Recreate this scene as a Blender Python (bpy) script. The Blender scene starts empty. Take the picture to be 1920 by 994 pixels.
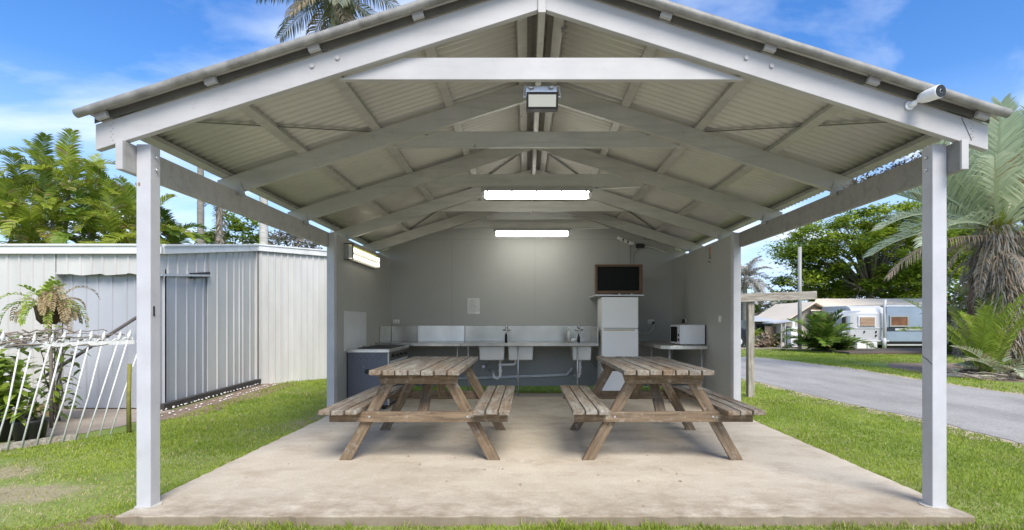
import bpy, bmesh, math, random
import numpy as np
from mathutils import Vector, Matrix

scene = bpy.context.scene
COL = scene.collection
R = math.radians
random.seed(7)

# ------------------------------------------------------------------ camera, sky, sun, exposure
cam_data = bpy.data.cameras.new("camera")
cam_data.sensor_width = 36.0
cam_data.lens = 980.0 / 1920.0 * 36.0
cam_data.shift_x = -27.0 / 1920.0
cam_data.shift_y = 106.0 / 1920.0
cam_data.clip_start = 0.05
cam_data.clip_end = 2000.0
cam = bpy.data.objects.new("camera", cam_data)
COL.objects.link(cam)
cam.location = (0, 0, 1.2)
cam.rotation_euler = (R(90), 0, 0)
scene.camera = cam

SUN_EL, SUN_AZ = 47.0, 160.0      # azimuth measured clockwise from +Y
world = bpy.data.worlds.new("World")
scene.world = world
world.use_nodes = True
wn, wl = world.node_tree.nodes, world.node_tree.links
wn.clear()
w_out = wn.new("ShaderNodeOutputWorld")
w_bg = wn.new("ShaderNodeBackground")
w_bg.inputs[1].default_value = 0.10
sky = wn.new("ShaderNodeTexSky")
sky.sky_type = 'NISHITA'
sky.sun_disc = False
sky.sun_elevation = R(SUN_EL)
sky.sun_rotation = R(SUN_AZ)
sky.air_density = 1.15
sky.dust_density = 0.5
sky.ozone_density = 2.2
hs = wn.new("ShaderNodeHueSaturation")
hs.inputs['Hue'].default_value = 0.512
hs.inputs['Saturation'].default_value = 1.36
hs.inputs['Value'].default_value = 1.18
wl.new(sky.outputs[0], hs.inputs['Color'])
tc = wn.new("ShaderNodeTexCoord")
sep = wn.new("ShaderNodeSeparateXYZ")
wl.new(tc.outputs['Generated'], sep.inputs[0])
# project the direction on a cloud layer plane: (x, y) / (z + 0.12)
zz = wn.new("ShaderNodeMath"); zz.operation = 'ADD'; zz.inputs[1].default_value = 0.13
wl.new(sep.outputs['Z'], zz.inputs[0])
dx_ = wn.new("ShaderNodeMath"); dx_.operation = 'DIVIDE'
dy_ = wn.new("ShaderNodeMath"); dy_.operation = 'DIVIDE'
wl.new(sep.outputs['X'], dx_.inputs[0]); wl.new(zz.outputs[0], dx_.inputs[1])
wl.new(sep.outputs['Y'], dy_.inputs[0]); wl.new(zz.outputs[0], dy_.inputs[1])
cmb = wn.new("ShaderNodeCombineXYZ")
wl.new(dx_.outputs[0], cmb.inputs[0]); wl.new(dy_.outputs[0], cmb.inputs[1])
mp = wn.new("ShaderNodeMapping")
mp.inputs['Scale'].default_value = (0.75, 1.25, 1)
mp.inputs['Location'].default_value = (3.4, 1.9, 0)
mp.inputs['Rotation'].default_value = (0, 0, R(20))
wl.new(cmb.outputs[0], mp.inputs[0])
cn = wn.new("ShaderNodeTexNoise")
cn.inputs['Scale'].default_value = 1.25
cn.inputs['Detail'].default_value = 7
cn.inputs['Roughness'].default_value = 0.52
cn.inputs['Distortion'].default_value = 0.35
wl.new(mp.outputs[0], cn.inputs['Vector'])
cr = wn.new("ShaderNodeValToRGB")
cr.color_ramp.elements[0].position = 0.45
cr.color_ramp.elements[0].color = (0, 0, 0, 1)
cr.color_ramp.elements[1].position = 0.66
cr.color_ramp.elements[1].color = (0.85, 0.85, 0.85, 1)
wl.new(cn.outputs[0], cr.inputs[0])
mx = wn.new("ShaderNodeMixRGB")
mx.inputs[2].default_value = (6.0, 6.5, 7.4, 1)
wl.new(cr.outputs[0], mx.inputs[0])
hz = wn.new("ShaderNodeMapRange")
hz.inputs[1].default_value = 0.0; hz.inputs[2].default_value = 0.36
hz.inputs[3].default_value = 1.0; hz.inputs[4].default_value = 0.0
wl.new(sep.outputs['Z'], hz.inputs[0])
hzm = wn.new("ShaderNodeMixRGB")
hzm.inputs[2].default_value = (3.5, 4.7, 7.2, 1)
wl.new(hz.outputs[0], hzm.inputs[0])
wl.new(hs.outputs[0], hzm.inputs[1])
wl.new(hzm.outputs[0], mx.inputs[1])
wl.new(mx.outputs[0], w_bg.inputs[0])
wl.new(w_bg.outputs[0], w_out.inputs[0])

sun_data = bpy.data.lights.new("sun", 'SUN')
sun_data.energy = 2.6
sun_data.angle = R(30)
sun_data.color = (1.0, 0.95, 0.87)
sun = bpy.data.objects.new("sun", sun_data)
COL.objects.link(sun)
_d = Vector((math.sin(R(SUN_AZ)) * math.cos(R(SUN_EL)), math.cos(R(SUN_AZ)) * math.cos(R(SUN_EL)), math.sin(R(SUN_EL))))
sun.rotation_euler = _d.to_track_quat('Z', 'Y').to_euler()
sun.location = (0, 0, 30)

vs = scene.view_settings
vs.view_transform = 'Standard'
vs.look = 'None'
vs.gamma = 1
vs.use_curve_mapping = False
vs.exposure = 0.95

# ------------------------------------------------------------------ helpers
def tag(o, label=None, cat=None, group=None, kind=None):
    if label: o['label'] = label
    if cat: o['category'] = cat
    if group: o['group'] = group
    if kind: o['kind'] = kind
    return o

def empty(name, loc, label=None, cat=None, group=None):
    o = bpy.data.objects.new(name, None)
    COL.objects.link(o)
    o.location = loc
    o.empty_display_size = 0.1
    return tag(o, label, cat, group)

def worldloc(o):
    v = Vector((0, 0, 0))
    while o is not None:
        v += o.location
        o = o.parent
    return v

class MB:
    def __init__(s):
        s.v, s.f, s.sm = [], [], []
    def add(s, vs_, fs_, smooth=False):
        n = len(s.v)
        s.v += [tuple(p) for p in vs_]
        s.f += [tuple(i + n for i in f) for f in fs_]
        s.sm += [smooth] * len(fs_)
        return s
    def box(s, x0, x1, y0, y1, z0, z1):
        if x0 > x1: x0, x1 = x1, x0
        if y0 > y1: y0, y1 = y1, y0
        if z0 > z1: z0, z1 = z1, z0
        return s.add([(x0,y0,z0),(x1,y0,z0),(x1,y1,z0),(x0,y1,z0),(x0,y0,z1),(x1,y0,z1),(x1,y1,z1),(x0,y1,z1)],
              [(0,3,2,1),(4,5,6,7),(0,1,5,4),(1,2,6,5),(2,3,7,6),(3,0,4,7)])
    def prism(s, poly, axis, a, b):
        """poly: 2D points; axis 'y': (x,z) extruded along y; 'z': (x,y) along z; 'x': (y,z) along x"""
        n = len(poly)
        area = sum(poly[i][0]*poly[(i+1)%n][1]-poly[(i+1)%n][0]*poly[i][1] for i in range(n))
        if area < 0: poly = poly[::-1]
        def P(p, t):
            return {'y': (p[0], t, p[1]), 'z': (p[0], p[1], t), 'x': (t, p[0], p[1])}[axis]
        V = [P(p, a) for p in poly] + [P(p, b) for p in poly]
        F = [tuple(range(n)), tuple(range(2*n-1, n-1, -1))]
        F += [(i, i+n, (i+1) % n + n, (i+1) % n) for i in range(n)]
        if (axis == 'y') == (b < a):
            F = [f[::-1] for f in F]
        return s.add(V, F)
    def bar(s, p0, p1, w, h, up=(0,0,1)):
        """box along p0->p1, w across, h along 'up'"""
        p0, p1, up = Vector(p0), Vector(p1), Vector(up)
        d = (p1 - p0).normalized()
        sx = d.cross(up)
        if sx.length < 1e-5: sx = d.cross(Vector((1, 0, 0)))
        sx.normalize()
        u = sx.cross(d).normalized()
        V = []
        for p in (p0, p1):
            for a, b in ((-1,-1),(1,-1),(1,1),(-1,1)):
                V.append(p + sx*a*w/2 + u*b*h/2)
        return s.add(V, [(0,1,2,3),(7,6,5,4),(0,4,5,1),(1,5,6,2),(2,6,7,3),(3,7,4,0)])
    def tube(s, pts, r, n=8, caps=True):
        pts = [Vector(p) for p in pts]
        rs = r if isinstance(r, (list, tuple)) else [r]*len(pts)
        V, F = [], []
        prev = None
        for i, p in enumerate(pts):
            d = (pts[min(i+1, len(pts)-1)] - pts[max(i-1, 0)]).normalized()
            if prev is None:
                a = d.cross(Vector((0,0,1)))
                if a.length < 1e-3: a = d.cross(Vector((1,0,0)))
            else:
                a = prev - d*prev.dot(d)
                if a.length < 1e-4: a = d.cross(Vector((1,0,0)))
            a.normalize(); prev = a
            b = d.cross(a)
            for k in range(n):
                t = 2*math.pi*k/n
                V.append(p + (a*math.cos(t)+b*math.sin(t))*rs[i])
        for i in range(len(pts)-1):
            for k in range(n):
                k2 = (k+1) % n
                F.append((i*n+k, i*n+k2, (i+1)*n+k2, (i+1)*n+k))
        s.add(V, F, True)
        if caps:
            m = len(s.v) - len(V)
            s.f.append(tuple(m+k for k in range(n-1, -1, -1))); s.sm.append(False)
            e = m + (len(pts)-1)*n
            s.f.append(tuple(e+k for k in range(n))); s.sm.append(False)
        return s
    def ball(s, c, r, n=10, sc=(1,1,1)):
        V, F = [], []
        m = n//2
        for i in range(m+1):
            ph = math.pi*i/m
            for k in range(n):
                t = 2*math.pi*k/n
                V.append((c[0]+r*sc[0]*math.sin(ph)*math.cos(t), c[1]+r*sc[1]*math.sin(ph)*math.sin(t), c[2]+r*sc[2]*math.cos(ph)))
        for i in range(m):
            for k in range(n):
                k2 = (k+1) % n
                F.append((i*n+k, (i+1)*n+k, (i+1)*n+k2, i*n+k2))
        return s.add(V, F, True)
    def build(s, name, mat_, parent=None, bevel=0, seg=2, loc=None):
        me = bpy.data.meshes.new(name)
        base = worldloc(parent) if parent is not None else Vector((0,0,0))
        off = Vector(loc) if loc is not None else base
        me.from_pydata([tuple(Vector(p)-off) for p in s.v], [], s.f)
        me.validate()
        me.update()
        if len(me.polygons) == len(s.sm):
            me.polygons.foreach_set("use_smooth", s.sm)
        me.materials.append(mat_)
        o = bpy.data.objects.new(name, me)
        COL.objects.link(o)
        o.location = off - base if parent is not None else off
        if parent is not None: o.parent = parent
        if bevel:
            b = o.modifiers.new("bevel", 'BEVEL')
            b.width = bevel; b.segments = seg; b.limit_method = 'ANGLE'; b.angle_limit = R(35)
            b.harden_normals = False
        return o

def copy_tree(o, parent=None):
    c = o.copy()
    COL.objects.link(c)
    c.parent = parent
    for ch in list(o.children):
        copy_tree(ch, c)
    return c

# ------------------------------------------------------------------ materials
def newmat(name):
    m = bpy.data.materials.new(name)
    m.use_nodes = True
    nt = m.node_tree
    b = nt.nodes["Principled BSDF"]
    return m, nt, b

def mixcol(nt, fac, a, b, mode='MIX'):
    n = nt.nodes.new("ShaderNodeMixRGB")
    n.blend_type = mode
    for i, x in ((0, fac), (1, a), (2, b)):
        if isinstance(x, (int, float)): n.inputs[i].default_value = x
        elif isinstance(x, tuple): n.inputs[i].default_value = (*x, 1) if len(x) == 3 else x
        else: nt.links.new(x, n.inputs[i])
    return n.outputs[0]

def noise(nt, scale, detail=4, rough=0.55, stretch=None, coord='Object', dist=0.0, loc=(0,0,0), vary=False):
    t = nt.nodes.new("ShaderNodeTexCoord")
    m = nt.nodes.new("ShaderNodeMapping")
    m.inputs['Scale'].default_value = stretch or (1, 1, 1)
    m.inputs['Location'].default_value = loc
    if vary:
        oi = nt.nodes.new("ShaderNodeObjectInfo")
        vm = nt.nodes.new("ShaderNodeVectorMath"); vm.operation = 'SCALE'
        vm.inputs[0].default_value = (13.0, 7.0, 5.0)
        nt.links.new(oi.outputs['Random'], vm.inputs['Scale'])
        ad = nt.nodes.new("ShaderNodeVectorMath"); ad.operation = 'ADD'
        nt.links.new(t.outputs[coord], ad.inputs[0]); nt.links.new(vm.outputs[0], ad.inputs[1])
        nt.links.new(ad.outputs[0], m.inputs[0])
    else:
        nt.links.new(t.outputs[coord], m.inputs[0])
    n = nt.nodes.new("ShaderNodeTexNoise")
    n.inputs['Scale'].default_value = scale
    n.inputs['Detail'].default_value = detail
    n.inputs['Roughness'].default_value = rough
    n.inputs['Distortion'].default_value = dist
    nt.links.new(m.outputs[0], n.inputs['Vector'])
    return n.outputs[0]

def ramp(nt, x, p0, p1, c0=(0,0,0), c1=(1,1,1)):
    r = nt.nodes.new("ShaderNodeValToRGB")
    r.color_ramp.elements[0].position = p0
    r.color_ramp.elements[1].position = p1
    r.color_ramp.elements[0].color = (*c0, 1)
    r.color_ramp.elements[1].color = (*c1, 1)
    nt.links.new(x, r.inputs[0])
    return r.outputs[0]

def bump(nt, b, h, strength=0.2, dist=0.01):
    n = nt.nodes.new("ShaderNodeBump")
    n.inputs['Strength'].default_value = strength
    n.inputs['Distance'].default_value = dist
    nt.links.new(h, n.inputs['Height'])
    nt.links.new(n.outputs[0], b.inputs['Normal'])

def simple(name, col, rough=0.6, metal=0.0, var=0.12, scale=6.0, bmp=0.05, stain=None, stain_amt=0.3, stretch=None, bscale=None):
    m, nt, b = newmat(name)
    dark = tuple(c*(1-var) for c in col)
    lite = tuple(min(1, c*(1+var*0.6)) for c in col)
    f = noise(nt, scale, 5, 0.6, stretch)
    c = mixcol(nt, ramp(nt, f, 0.3, 0.7), dark, lite)
    if stain:
        g = noise(nt, scale*0.45, 6, 0.65, stretch, loc=(3, 7, 1))
        k = ramp(nt, g, 0.55, 0.78)
        c = mixcol(nt, mixcol(nt, stain_amt, (0,0,0), k), c, stain)
    nt.links.new(c, b.inputs['Base Color'])
    b.inputs['Roughness'].default_value = rough
    b.inputs['Metallic'].default_value = metal
    if bmp:
        bump(nt, b, noise(nt, bscale or scale*12, 3, 0.6, stretch), bmp, 0.004)
    return m

def paint(name, col, rough=0.5, chips=(0.20, 0.13, 0.07), grain=0.0):
    """painted sawn timber: faint grain, grime patches, few chips"""
    m, nt, b = newmat(name)
    f = noise(nt, 3.0, 6, 0.6)
    c = mixcol(nt, ramp(nt, f, 0.3, 0.72), tuple(x*0.84 for x in col), col)
    g = noise(nt, 14.0, 5, 0.7, (1, 1, 1), loc=(5, 2, 9))
    c = mixcol(nt, mixcol(nt, 0.45, (0,0,0), ramp(nt, g, 0.62, 0.75)), c, tuple(x*0.62 for x in col))
    h = noise(nt, 5.5, 3, 0.5, (1, 1, 0.6), loc=(11, 4, 3))
    c = mixcol(nt, mixcol(nt, 0.8, (0,0,0), ramp(nt, h, 0.745, 0.76)), c, chips)
    if grain:
        gr = noise(nt, 13, 6, 0.7, (0.10, 1, 1), loc=(1, 6, 2), dist=0.4)
        c = mixcol(nt, mixcol(nt, grain, (0,0,0), ramp(nt, gr, 0.48, 0.66)), c, tuple(x*0.60 for x in col))
    nt.links.new(c, b.inputs['Base Color'])
    b.inputs['Roughness'].default_value = rough
    bump(nt, b, noise(nt, 40, 4, 0.6), 0.10, 0.003)
    return m

def wood(name, axis, grey=(0.30, 0.28, 0.235), brown=(0.24, 0.165, 0.10), amt=0.5):
    """weathered timber, grain runs along the local axis"""
    m, nt, b = newmat(name)
    st = {'x': (0.10, 1, 1), 'y': (1, 0.10, 1)}[axis]
    f = noise(nt, 34, 7, 0.7, st, dist=0.6, vary=True)
    big = noise(nt, 5, 4, 0.6, {'x': (0.35, 1, 1), 'y': (1, 0.35, 1)}[axis], vary=True)
    geo = nt.nodes.new("ShaderNodeNewGeometry")
    rnd = geo.outputs['Random Per Island']
    g2 = mixcol(nt, rnd, tuple(x*0.72 for x in grey), tuple(min(1, x*1.28) for x in grey))
    b2 = mixcol(nt, rnd, tuple(x*1.2 for x in brown), tuple(x*0.85 for x in brown))
    k = ramp(nt, big, 0.62-amt*0.5, 0.82-amt*0.3)
    c = mixcol(nt, k, g2, b2)
    dk = ramp(nt, f, 0.30, 0.62, (0.30, 0.265, 0.23), (1, 1, 1))
    c = mixcol(nt, 1.0, c, dk, 'MULTIPLY')
    lich = noise(nt, 16, 5, 0.7, loc=(2, 8, 4), vary=True)
    c = mixcol(nt, mixcol(nt, 0.45, (0,0,0), ramp(nt, lich, 0.56, 0.68)), c, (0.40, 0.41, 0.34))
    nt.links.new(c, b.inputs['Base Color'])
    b.inputs['Roughness'].default_value = 0.85
    bump(nt, b, f, 0.6, 0.004)
    return m

def emis(name, col, strength):
    m, nt, b = newmat(name)
    b.inputs['Base Color'].default_value = (0.8, 0.8, 0.78, 1)
    b.inputs['Emission Color'].default_value = (*col, 1)
    b.inputs['Emission Strength'].default_value = strength
    b.inputs['Roughness'].default_value = 0.3
    return m

def leafmat(name, col, col2, trans=0.3, rough=0.5, dead=None):
    """leaf colour varies leaf by leaf through the 'tint' attribute"""
    m, nt, b = newmat(name)
    a = nt.nodes.new("ShaderNodeAttribute"); a.attribute_name = "tint"
    c = mixcol(nt, a.outputs['Fac'], col, col2)
    if dead:
        s = nt.nodes.new("ShaderNodeSeparateColor")
        nt.links.new(a.outputs['Color'], s.inputs[0])
        c = mixcol(nt, s.outputs[2], c, dead)
        c2 = mixcol(nt, s.outputs[0], col, col2)
        c = mixcol(nt, s.outputs[2], c2, dead)
    nt.links.new(c, b.inputs['Base Color'])
    b.inputs['Roughness'].default_value = rough
    b.inputs['Specular IOR Level'].default_value = 0.35
    t = nt.nodes.new("ShaderNodeBsdfTranslucent")
    nt.links.new(c, t.inputs[0])
    ms = nt.nodes.new("ShaderNodeMixShader")
    ms.inputs[0].default_value = trans
    nt.links.new(b.outputs[0], ms.inputs[1]); nt.links.new(t.outputs[0], ms.inputs[2])
    nt.links.new(ms.outputs[0], nt.nodes["Material Output"].inputs[0])
    return m

M = {}
M['paint'] = paint('painted_timber', (0.475, 0.46, 0.445), grain=0.22)
M['paint_in'] = paint('painted_timber_inner', (0.475, 0.46, 0.42), grain=0.5)
M['steelpost'] = simple('painted_post', (0.49, 0.485, 0.495), 0.45, 0, 0.10, 5, 0.08, (0.32, 0.29, 0.25), 0.45)
M['roof_in'] = simple('roof_underside', (0.52, 0.50, 0.45), 0.45, 0.0, 0.12, 1.3, 0.04, (0.20, 0.185, 0.15), 0.5, bscale=20)
M['barge'] = simple('old_zinc_roll', (0.27, 0.26, 0.235), 0.6, 0.15, 0.35, 9, 0.3, (0.10, 0.09, 0.07), 0.95)
M['wall'] = simple('grey_wall_sheet', (0.37, 0.37, 0.337), 0.5, 0, 0.06, 1.2, 0.03, (0.28, 0.275, 0.25), 0.3)
M['seam'] = simple('seam', (0.14, 0.14, 0.13), 0.7)
M['galv'] = simple('galvanised', (0.55, 0.56, 0.57), 0.38, 0.7, 0.15, 20, 0.05)
M['steel'] = simple('stainless_steel', (0.42, 0.395, 0.34), 0.24, 0.92, 0.25, 2.2, 0.5, stretch=(1, 1, 0.5), bscale=3.5)
M['steel_bright'] = simple('stainless_bright', (0.68, 0.66, 0.61), 0.30, 0.8, 0.22, 3.5, 0.3, stretch=(1, 1, 0.3), bscale=3)
M['bowl'] = simple('sink_bowl', (0.66, 0.64, 0.58), 0.5, 0.15, 0.05, 5, 0.04)
M['dark_steel'] = simple('blued_steel_panel', (0.115, 0.122, 0.148), 0.42, 0.3, 0.12, 4, 0.04)
M['black'] = simple('black_plastic', (0.012, 0.012, 0.012), 0.5, 0, 0.2, 8, 0.0)
M['screen'] = simple('dark_screen', (0.006, 0.007, 0.006), 0.5, 0, 0.1, 2, 0.0)
M['screen'].node_tree.nodes['Principled BSDF'].inputs['Specular IOR Level'].default_value = 0.15
M['white'] = simple('white_enamel', (0.84, 0.84, 0.83), 0.32, 0, 0.04, 3, 0.02)
M['white_pl'] = simple('white_plastic', (0.72, 0.72, 0.68), 0.45, 0, 0.08, 9, 0.02)
M['pvc'] = simple('pvc_pipe', (0.80, 0.80, 0.77), 0.4, 0, 0.10, 9, 0.02, (0.4,0.38,0.33), 0.3)
M['brown_frame'] = simple('brown_timber_case', (0.13, 0.068, 0.03), 0.45, 0, 0.3, 20, 0.1, stretch=(0.3, 1, 1))
M['yellowed'] = simple('yellowed_plastic', (0.60, 0.52, 0.33), 0.5, 0, 0.1)
M['paper'] = simple('paper_sheet', (0.60, 0.60, 0.56), 0.35, 0, 0.1, 30, 0.05)
M['ink'] = simple('faded_ink', (0.30, 0.30, 0.29), 0.7, 0, 0.2, 40, 0)
M['silver'] = simple('silver_paint', (0.72, 0.73, 0.74), 0.35, 0.3, 0.04, 3, 0.02)
M['woody'] = wood('weathered_plank', 'y')
M['woodx'] = wood('oiled_leg_timber', 'x', (0.28, 0.215, 0.145), (0.21, 0.145, 0.085), 0.70)
M['oldwood'] = wood('grey_old_post', 'x', (0.45, 0.41, 0.35), (0.36, 0.30, 0.22), 0.3)
M['tube_on'] = emis('lit_diffuser', (1.0, 0.985, 0.94), 12.5)
M['tube_warm'] = emis('lit_tube', (1.0, 0.93, 0.76), 2.0)
M['led'] = simple('unlit_led_glass', (0.52, 0.51, 0.44), 0.3, 0, 0.03, 5, 0)
M['lampbody'] = simple('grey_lamp_body', (0.30, 0.30, 0.28), 0.5, 0, 0.1)
M['bark'] = simple('palm_bark', (0.26, 0.235, 0.20), 0.9, 0, 0.35, 5, 0.5, (0.12, 0.10, 0.08), 0.6, stretch=(1, 1, 4))
M['bark_pale'] = simple('pale_palm_bark', (0.50, 0.48, 0.44), 0.85, 0, 0.25, 4, 0.3, (0.25, 0.23, 0.2), 0.5, stretch=(1, 1, 5))
M['twig'] = simple('dry_twig', (0.24, 0.20, 0.16), 0.9, 0, 0.3, 12, 0.3)
M['iron'] = simple('chipped_white_iron', (0.68, 0.68, 0.66), 0.55, 0, 0.1, 14, 0.15, (0.25, 0.14, 0.08), 0.6)
M['dirt'] = simple('bare_dirt', (0.24, 0.175, 0.12), 0.95, 0, 0.3, 9, 0.6, (0.12, 0.09, 0.06), 0.5)

# ------------------------------------------------------------------ ground, slab, road
GZ = -0.062

def ground_mat():
    m, nt, b = newmat('lawn_ground')
    f = noise(nt, 2.2, 8, 0.65)
    c = mixcol(nt, ramp(nt, f, 0.36, 0.62), (0.17, 0.24, 0.035), (0.26, 0.33, 0.065))
    g = noise(nt, 0.55, 6, 0.6, loc=(4, 2, 0))
    c = mixcol(nt, mixcol(nt, 0.75, (0,0,0), ramp(nt, g, 0.52, 0.68)), c, (0.33, 0.30, 0.15))
    t_ = nt.nodes.new("ShaderNodeTexCoord")
    for (wx, wy, sx_, sy_) in ((-3.75, 3.8, 1.15, 0.62), (-4.35, 4.35, 0.75, 0.5), (-4.6, 3.2, 0.9, 0.3), (-2.75, 6.9, 0.5, 1.6)):
        mp_ = nt.nodes.new("ShaderNodeMapping"); mp_.vector_type = 'TEXTURE'
        mp_.inputs['Location'].default_value = (wx, wy, GZ); mp_.inputs['Scale'].default_value = (sx_, sy_, 1)
        nt.links.new(t_.outputs['Object'], mp_.inputs[0])
        ln_ = nt.nodes.new("ShaderNodeVectorMath"); ln_.operation = 'LENGTH'; nt.links.new(mp_.outputs[0], ln_.inputs[0])
        nz_ = noise(nt, 5.0, 6, 0.7, loc=(wx, 1, 0))
        ad_ = nt.nodes.new("ShaderNodeMath"); ad_.operation = 'ADD'; nt.links.new(ln_.outputs['Value'], ad_.inputs[0]); nt.links.new(nz_, ad_.inputs[1])
        c = mixcol(nt, ramp(nt, ad_.outputs[0], 0.75, 1.0, (1, 1, 1), (0, 0, 0)), c, (0.36, 0.31, 0.18))
    h = noise(nt, 30, 6, 0.8)
    c = mixcol(nt, 1.0, c, ramp(nt, h, 0.25, 0.7, (0.5, 0.5, 0.5), (1.25, 1.25, 1.2)), 'MULTIPLY')
    nt.links.new(c, b.inputs['Base Color'])
    b.inputs['Roughness'].default_value = 0.95
    bump(nt, b, h, 0.7, 0.02)
    return m
M['ground'] = ground_mat()

g = MB()
g.add([(-300, -60, GZ), (300, -60, GZ), (300, 500, GZ), (-300, 500, GZ)], [(0, 1, 2, 3)])
tag(g.build('ground', M['ground']), kind='structure')

def slab_mat():
    m, nt, b = newmat('worn_concrete')
    f = noise(nt, 1.1, 8, 0.62)
    c = mixcol(nt, ramp(nt, f, 0.32, 0.68), (0.46, 0.395, 0.30), (0.60, 0.53, 0.42))
    s1 = noise(nt, 3.0, 7, 0.7, (0.85, 1.15, 1), loc=(8, 1, 0))
    c = mixcol(nt, mixcol(nt, 0.62, (0,0,0), ramp(nt, s1, 0.48, 0.68)), c, (0.35, 0.275, 0.19))
    s2 = noise(nt, 9.0, 6, 0.75, loc=(1, 5, 0))
    c = mixcol(nt, mixcol(nt, 0.5, (0,0,0), ramp(nt, s2, 0.57, 0.68)), c, (0.66, 0.61, 0.52))
    s3 = noise(nt, 60, 5, 0.8)
    c = mixcol(nt, 1.0, c, ramp(nt, s3, 0.3, 0.6, (0.80, 0.79, 0.77), (1.04, 1.04, 1.04)), 'MULTIPLY')
    # grime band along the front edge of the slab (a stain of its own)
    t = nt.nodes.new("ShaderNodeTexCoord"); sp = nt.nodes.new("ShaderNodeSeparateXYZ")
    nt.links.new(t.outputs['Object'], sp.inputs[0])
    e = ramp(nt, sp.outputs['Y'], 0.0, 1.0)
    mr = nt.nodes.new("ShaderNodeMapRange")
    mr.inputs[1].default_value = 3.2; mr.inputs[2].default_value = 3.9
    mr.inputs[3].default_value = 0.9; mr.inputs[4].default_value = 0.0
    nt.links.new(sp.outputs['Y'], mr.inputs[0])
    edge = mixcol(nt, 1.0, mr.outputs[0], ramp(nt, noise(nt, 5, 6, 0.7, (0.9, 1.1, 1), loc=(2, 2, 2)), 0.36, 0.60), 'MULTIPLY')
    c = mixcol(nt, edge, c, (0.25, 0.195, 0.13))
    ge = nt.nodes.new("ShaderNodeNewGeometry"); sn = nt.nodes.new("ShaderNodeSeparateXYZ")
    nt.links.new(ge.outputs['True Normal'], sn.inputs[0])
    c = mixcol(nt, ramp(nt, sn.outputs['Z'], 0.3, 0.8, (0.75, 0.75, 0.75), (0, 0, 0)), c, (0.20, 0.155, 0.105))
    nt.links.new(c, b.inputs['Base Color'])
    b.inputs['Roughness'].default_value = 0.8
    bump(nt, b, s3, 0.25, 0.004)
    return m
M['slab'] = slab_mat()
SX0, SX1, SY0, SY1 = -2.535, 2.765, 3.22, 8.79
def jag(n, a, b, amp, r):
    return [a + (b-a)*i/n + (r.uniform(-amp, amp) if 0 < i < n else 0) for i in range(n+1)]
r_ = random.Random(3)
pts = []
N = 90
for i in range(N+1): pts.append((SX0+(SX1-SX0)*i/N, SY0 + r_.uniform(-0.006, 0.006) + (0.014 if r_.random() < 0.10 else 0)))
for i in range(1, N): pts.append((SX1 + r_.uniform(-0.008, 0.008), SY0+(SY1-SY0)*i/N))
for i in range(N+1): pts.append((SX1+(SX0-SX1)*i/N, SY1 + r_.uniform(-0.006, 0.006)))
for i in range(1, N): pts.append((SX0 + r_.uniform(-0.008, 0.008), SY1+(SY0-SY1)*i/N))
s = MB()
s.prism(pts, 'z', -0.25, 0.0)
so = s.build('concrete_slab', M['slab'], bevel=0.008, seg=2)
tag(so, kind='structure')
# joint line sawn in the slab is a dark thin strip
s = MB(); s.box(SX0+0.02, SX1-0.02, 6.12, 6.124, 0.0005, 0.0015)
tag(s.build('slab_joint', M['seam']), kind='structure')

def road_mat():
    m, nt, b = newmat('old_bitumen')
    f = noise(nt, 0.8, 7, 0.6, (1.5, 0.5, 1))
    c = mixcol(nt, ramp(nt, f, 0.35, 0.65), (0.30, 0.28, 0.25), (0.42, 0.395, 0.355))
    h = noise(nt, 45, 5, 0.8)
    c = mixcol(nt, 1.0, c, ramp(nt, h, 0.3, 0.7, (0.55, 0.55, 0.55), (1.2, 1.2, 1.2)), 'MULTIPLY')
    k = noise(nt, 3, 8, 0.75, loc=(9, 3, 0))
    c = mixcol(nt, mixcol(nt, 0.5, (0,0,0), ramp(nt, k, 0.60, 0.72)), c, (0.12, 0.12, 0.125))
    nt.links.new(c, b.inputs['Base Color'])
    b.inputs['Roughness'].default_value = 0.85
    bump(nt, b, h, 0.5, 0.01)
    return m
M['road'] = road_mat()
M['verge'] = simple('sandy_verge', (0.44, 0.36, 0.26), 0.95, 0, 0.25, 9, 0.5, (0.24, 0.25, 0.09), 0.6)

def strip(name, left, right, z, mat_, wob=0.0, sub=10, seed=1):
    rr = random.Random(seed)
    def dens(P):
        out = []
        for i in range(len(P)-1):
            for k in range(sub):
                t = k/sub
                out.append((P[i][0]*(1-t)+P[i+1][0]*t, P[i][1]*(1-t)+P[i+1][1]*t))
        out.append(P[-1]); return out
    L, Rr = dens(left), dens(right)
    V, F = [], []
    for a, b_ in zip(L, Rr):
        V.append((a[0]+rr.uniform(-wob, wob), a[1], z)); V.append((b_[0]+rr.uniform(-wob, wob), b_[1], z))
    for i in range(len(L)-1): F.append((2*i, 2*i+1, 2*i+3, 2*i+2))
    m_ = MB(); m_.add(V, F)
    return tag(m_.build(name, mat_), kind='structure')
RL = [(5.1, -6), (5.12, 2), (5.1, 5.3), (5.12, 6.7), (4.88, 8.3), (4.85, 10.7), (4.7, 11.9), (3.2, 15.0), (-1, 17.5), (-12, 18.5)]
RRt = [(8.4, -6), (8.4, 2), (8.4, 6.0), (8.45, 8.9), (8.4, 11.0), (8.6, 14.0), (7.9, 18.2), (5.5, 20.8), (0, 22.6), (-12, 23.2)]
strip('road_verge', [(x-0.24, y) for x, y in RL], [(x+0.22, y+0.05) for x, y in RRt], GZ+0.004, M['verge'], 0.16, 14, 5)
strip('road', RL, RRt, GZ+0.009, M['road'], 0.035, 14, 6)
strip('driveway', [(7.5, 23.0), (10, 22.8), (13.2, 22.6)], [(7.5, 27.5), (10, 27.5), (14, 27.5)], GZ+0.004, simple('driveway_gravel', (0.36, 0.30, 0.25), 0.95, 0, 0.2, 3, 0.3), 0.0, 3)

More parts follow.
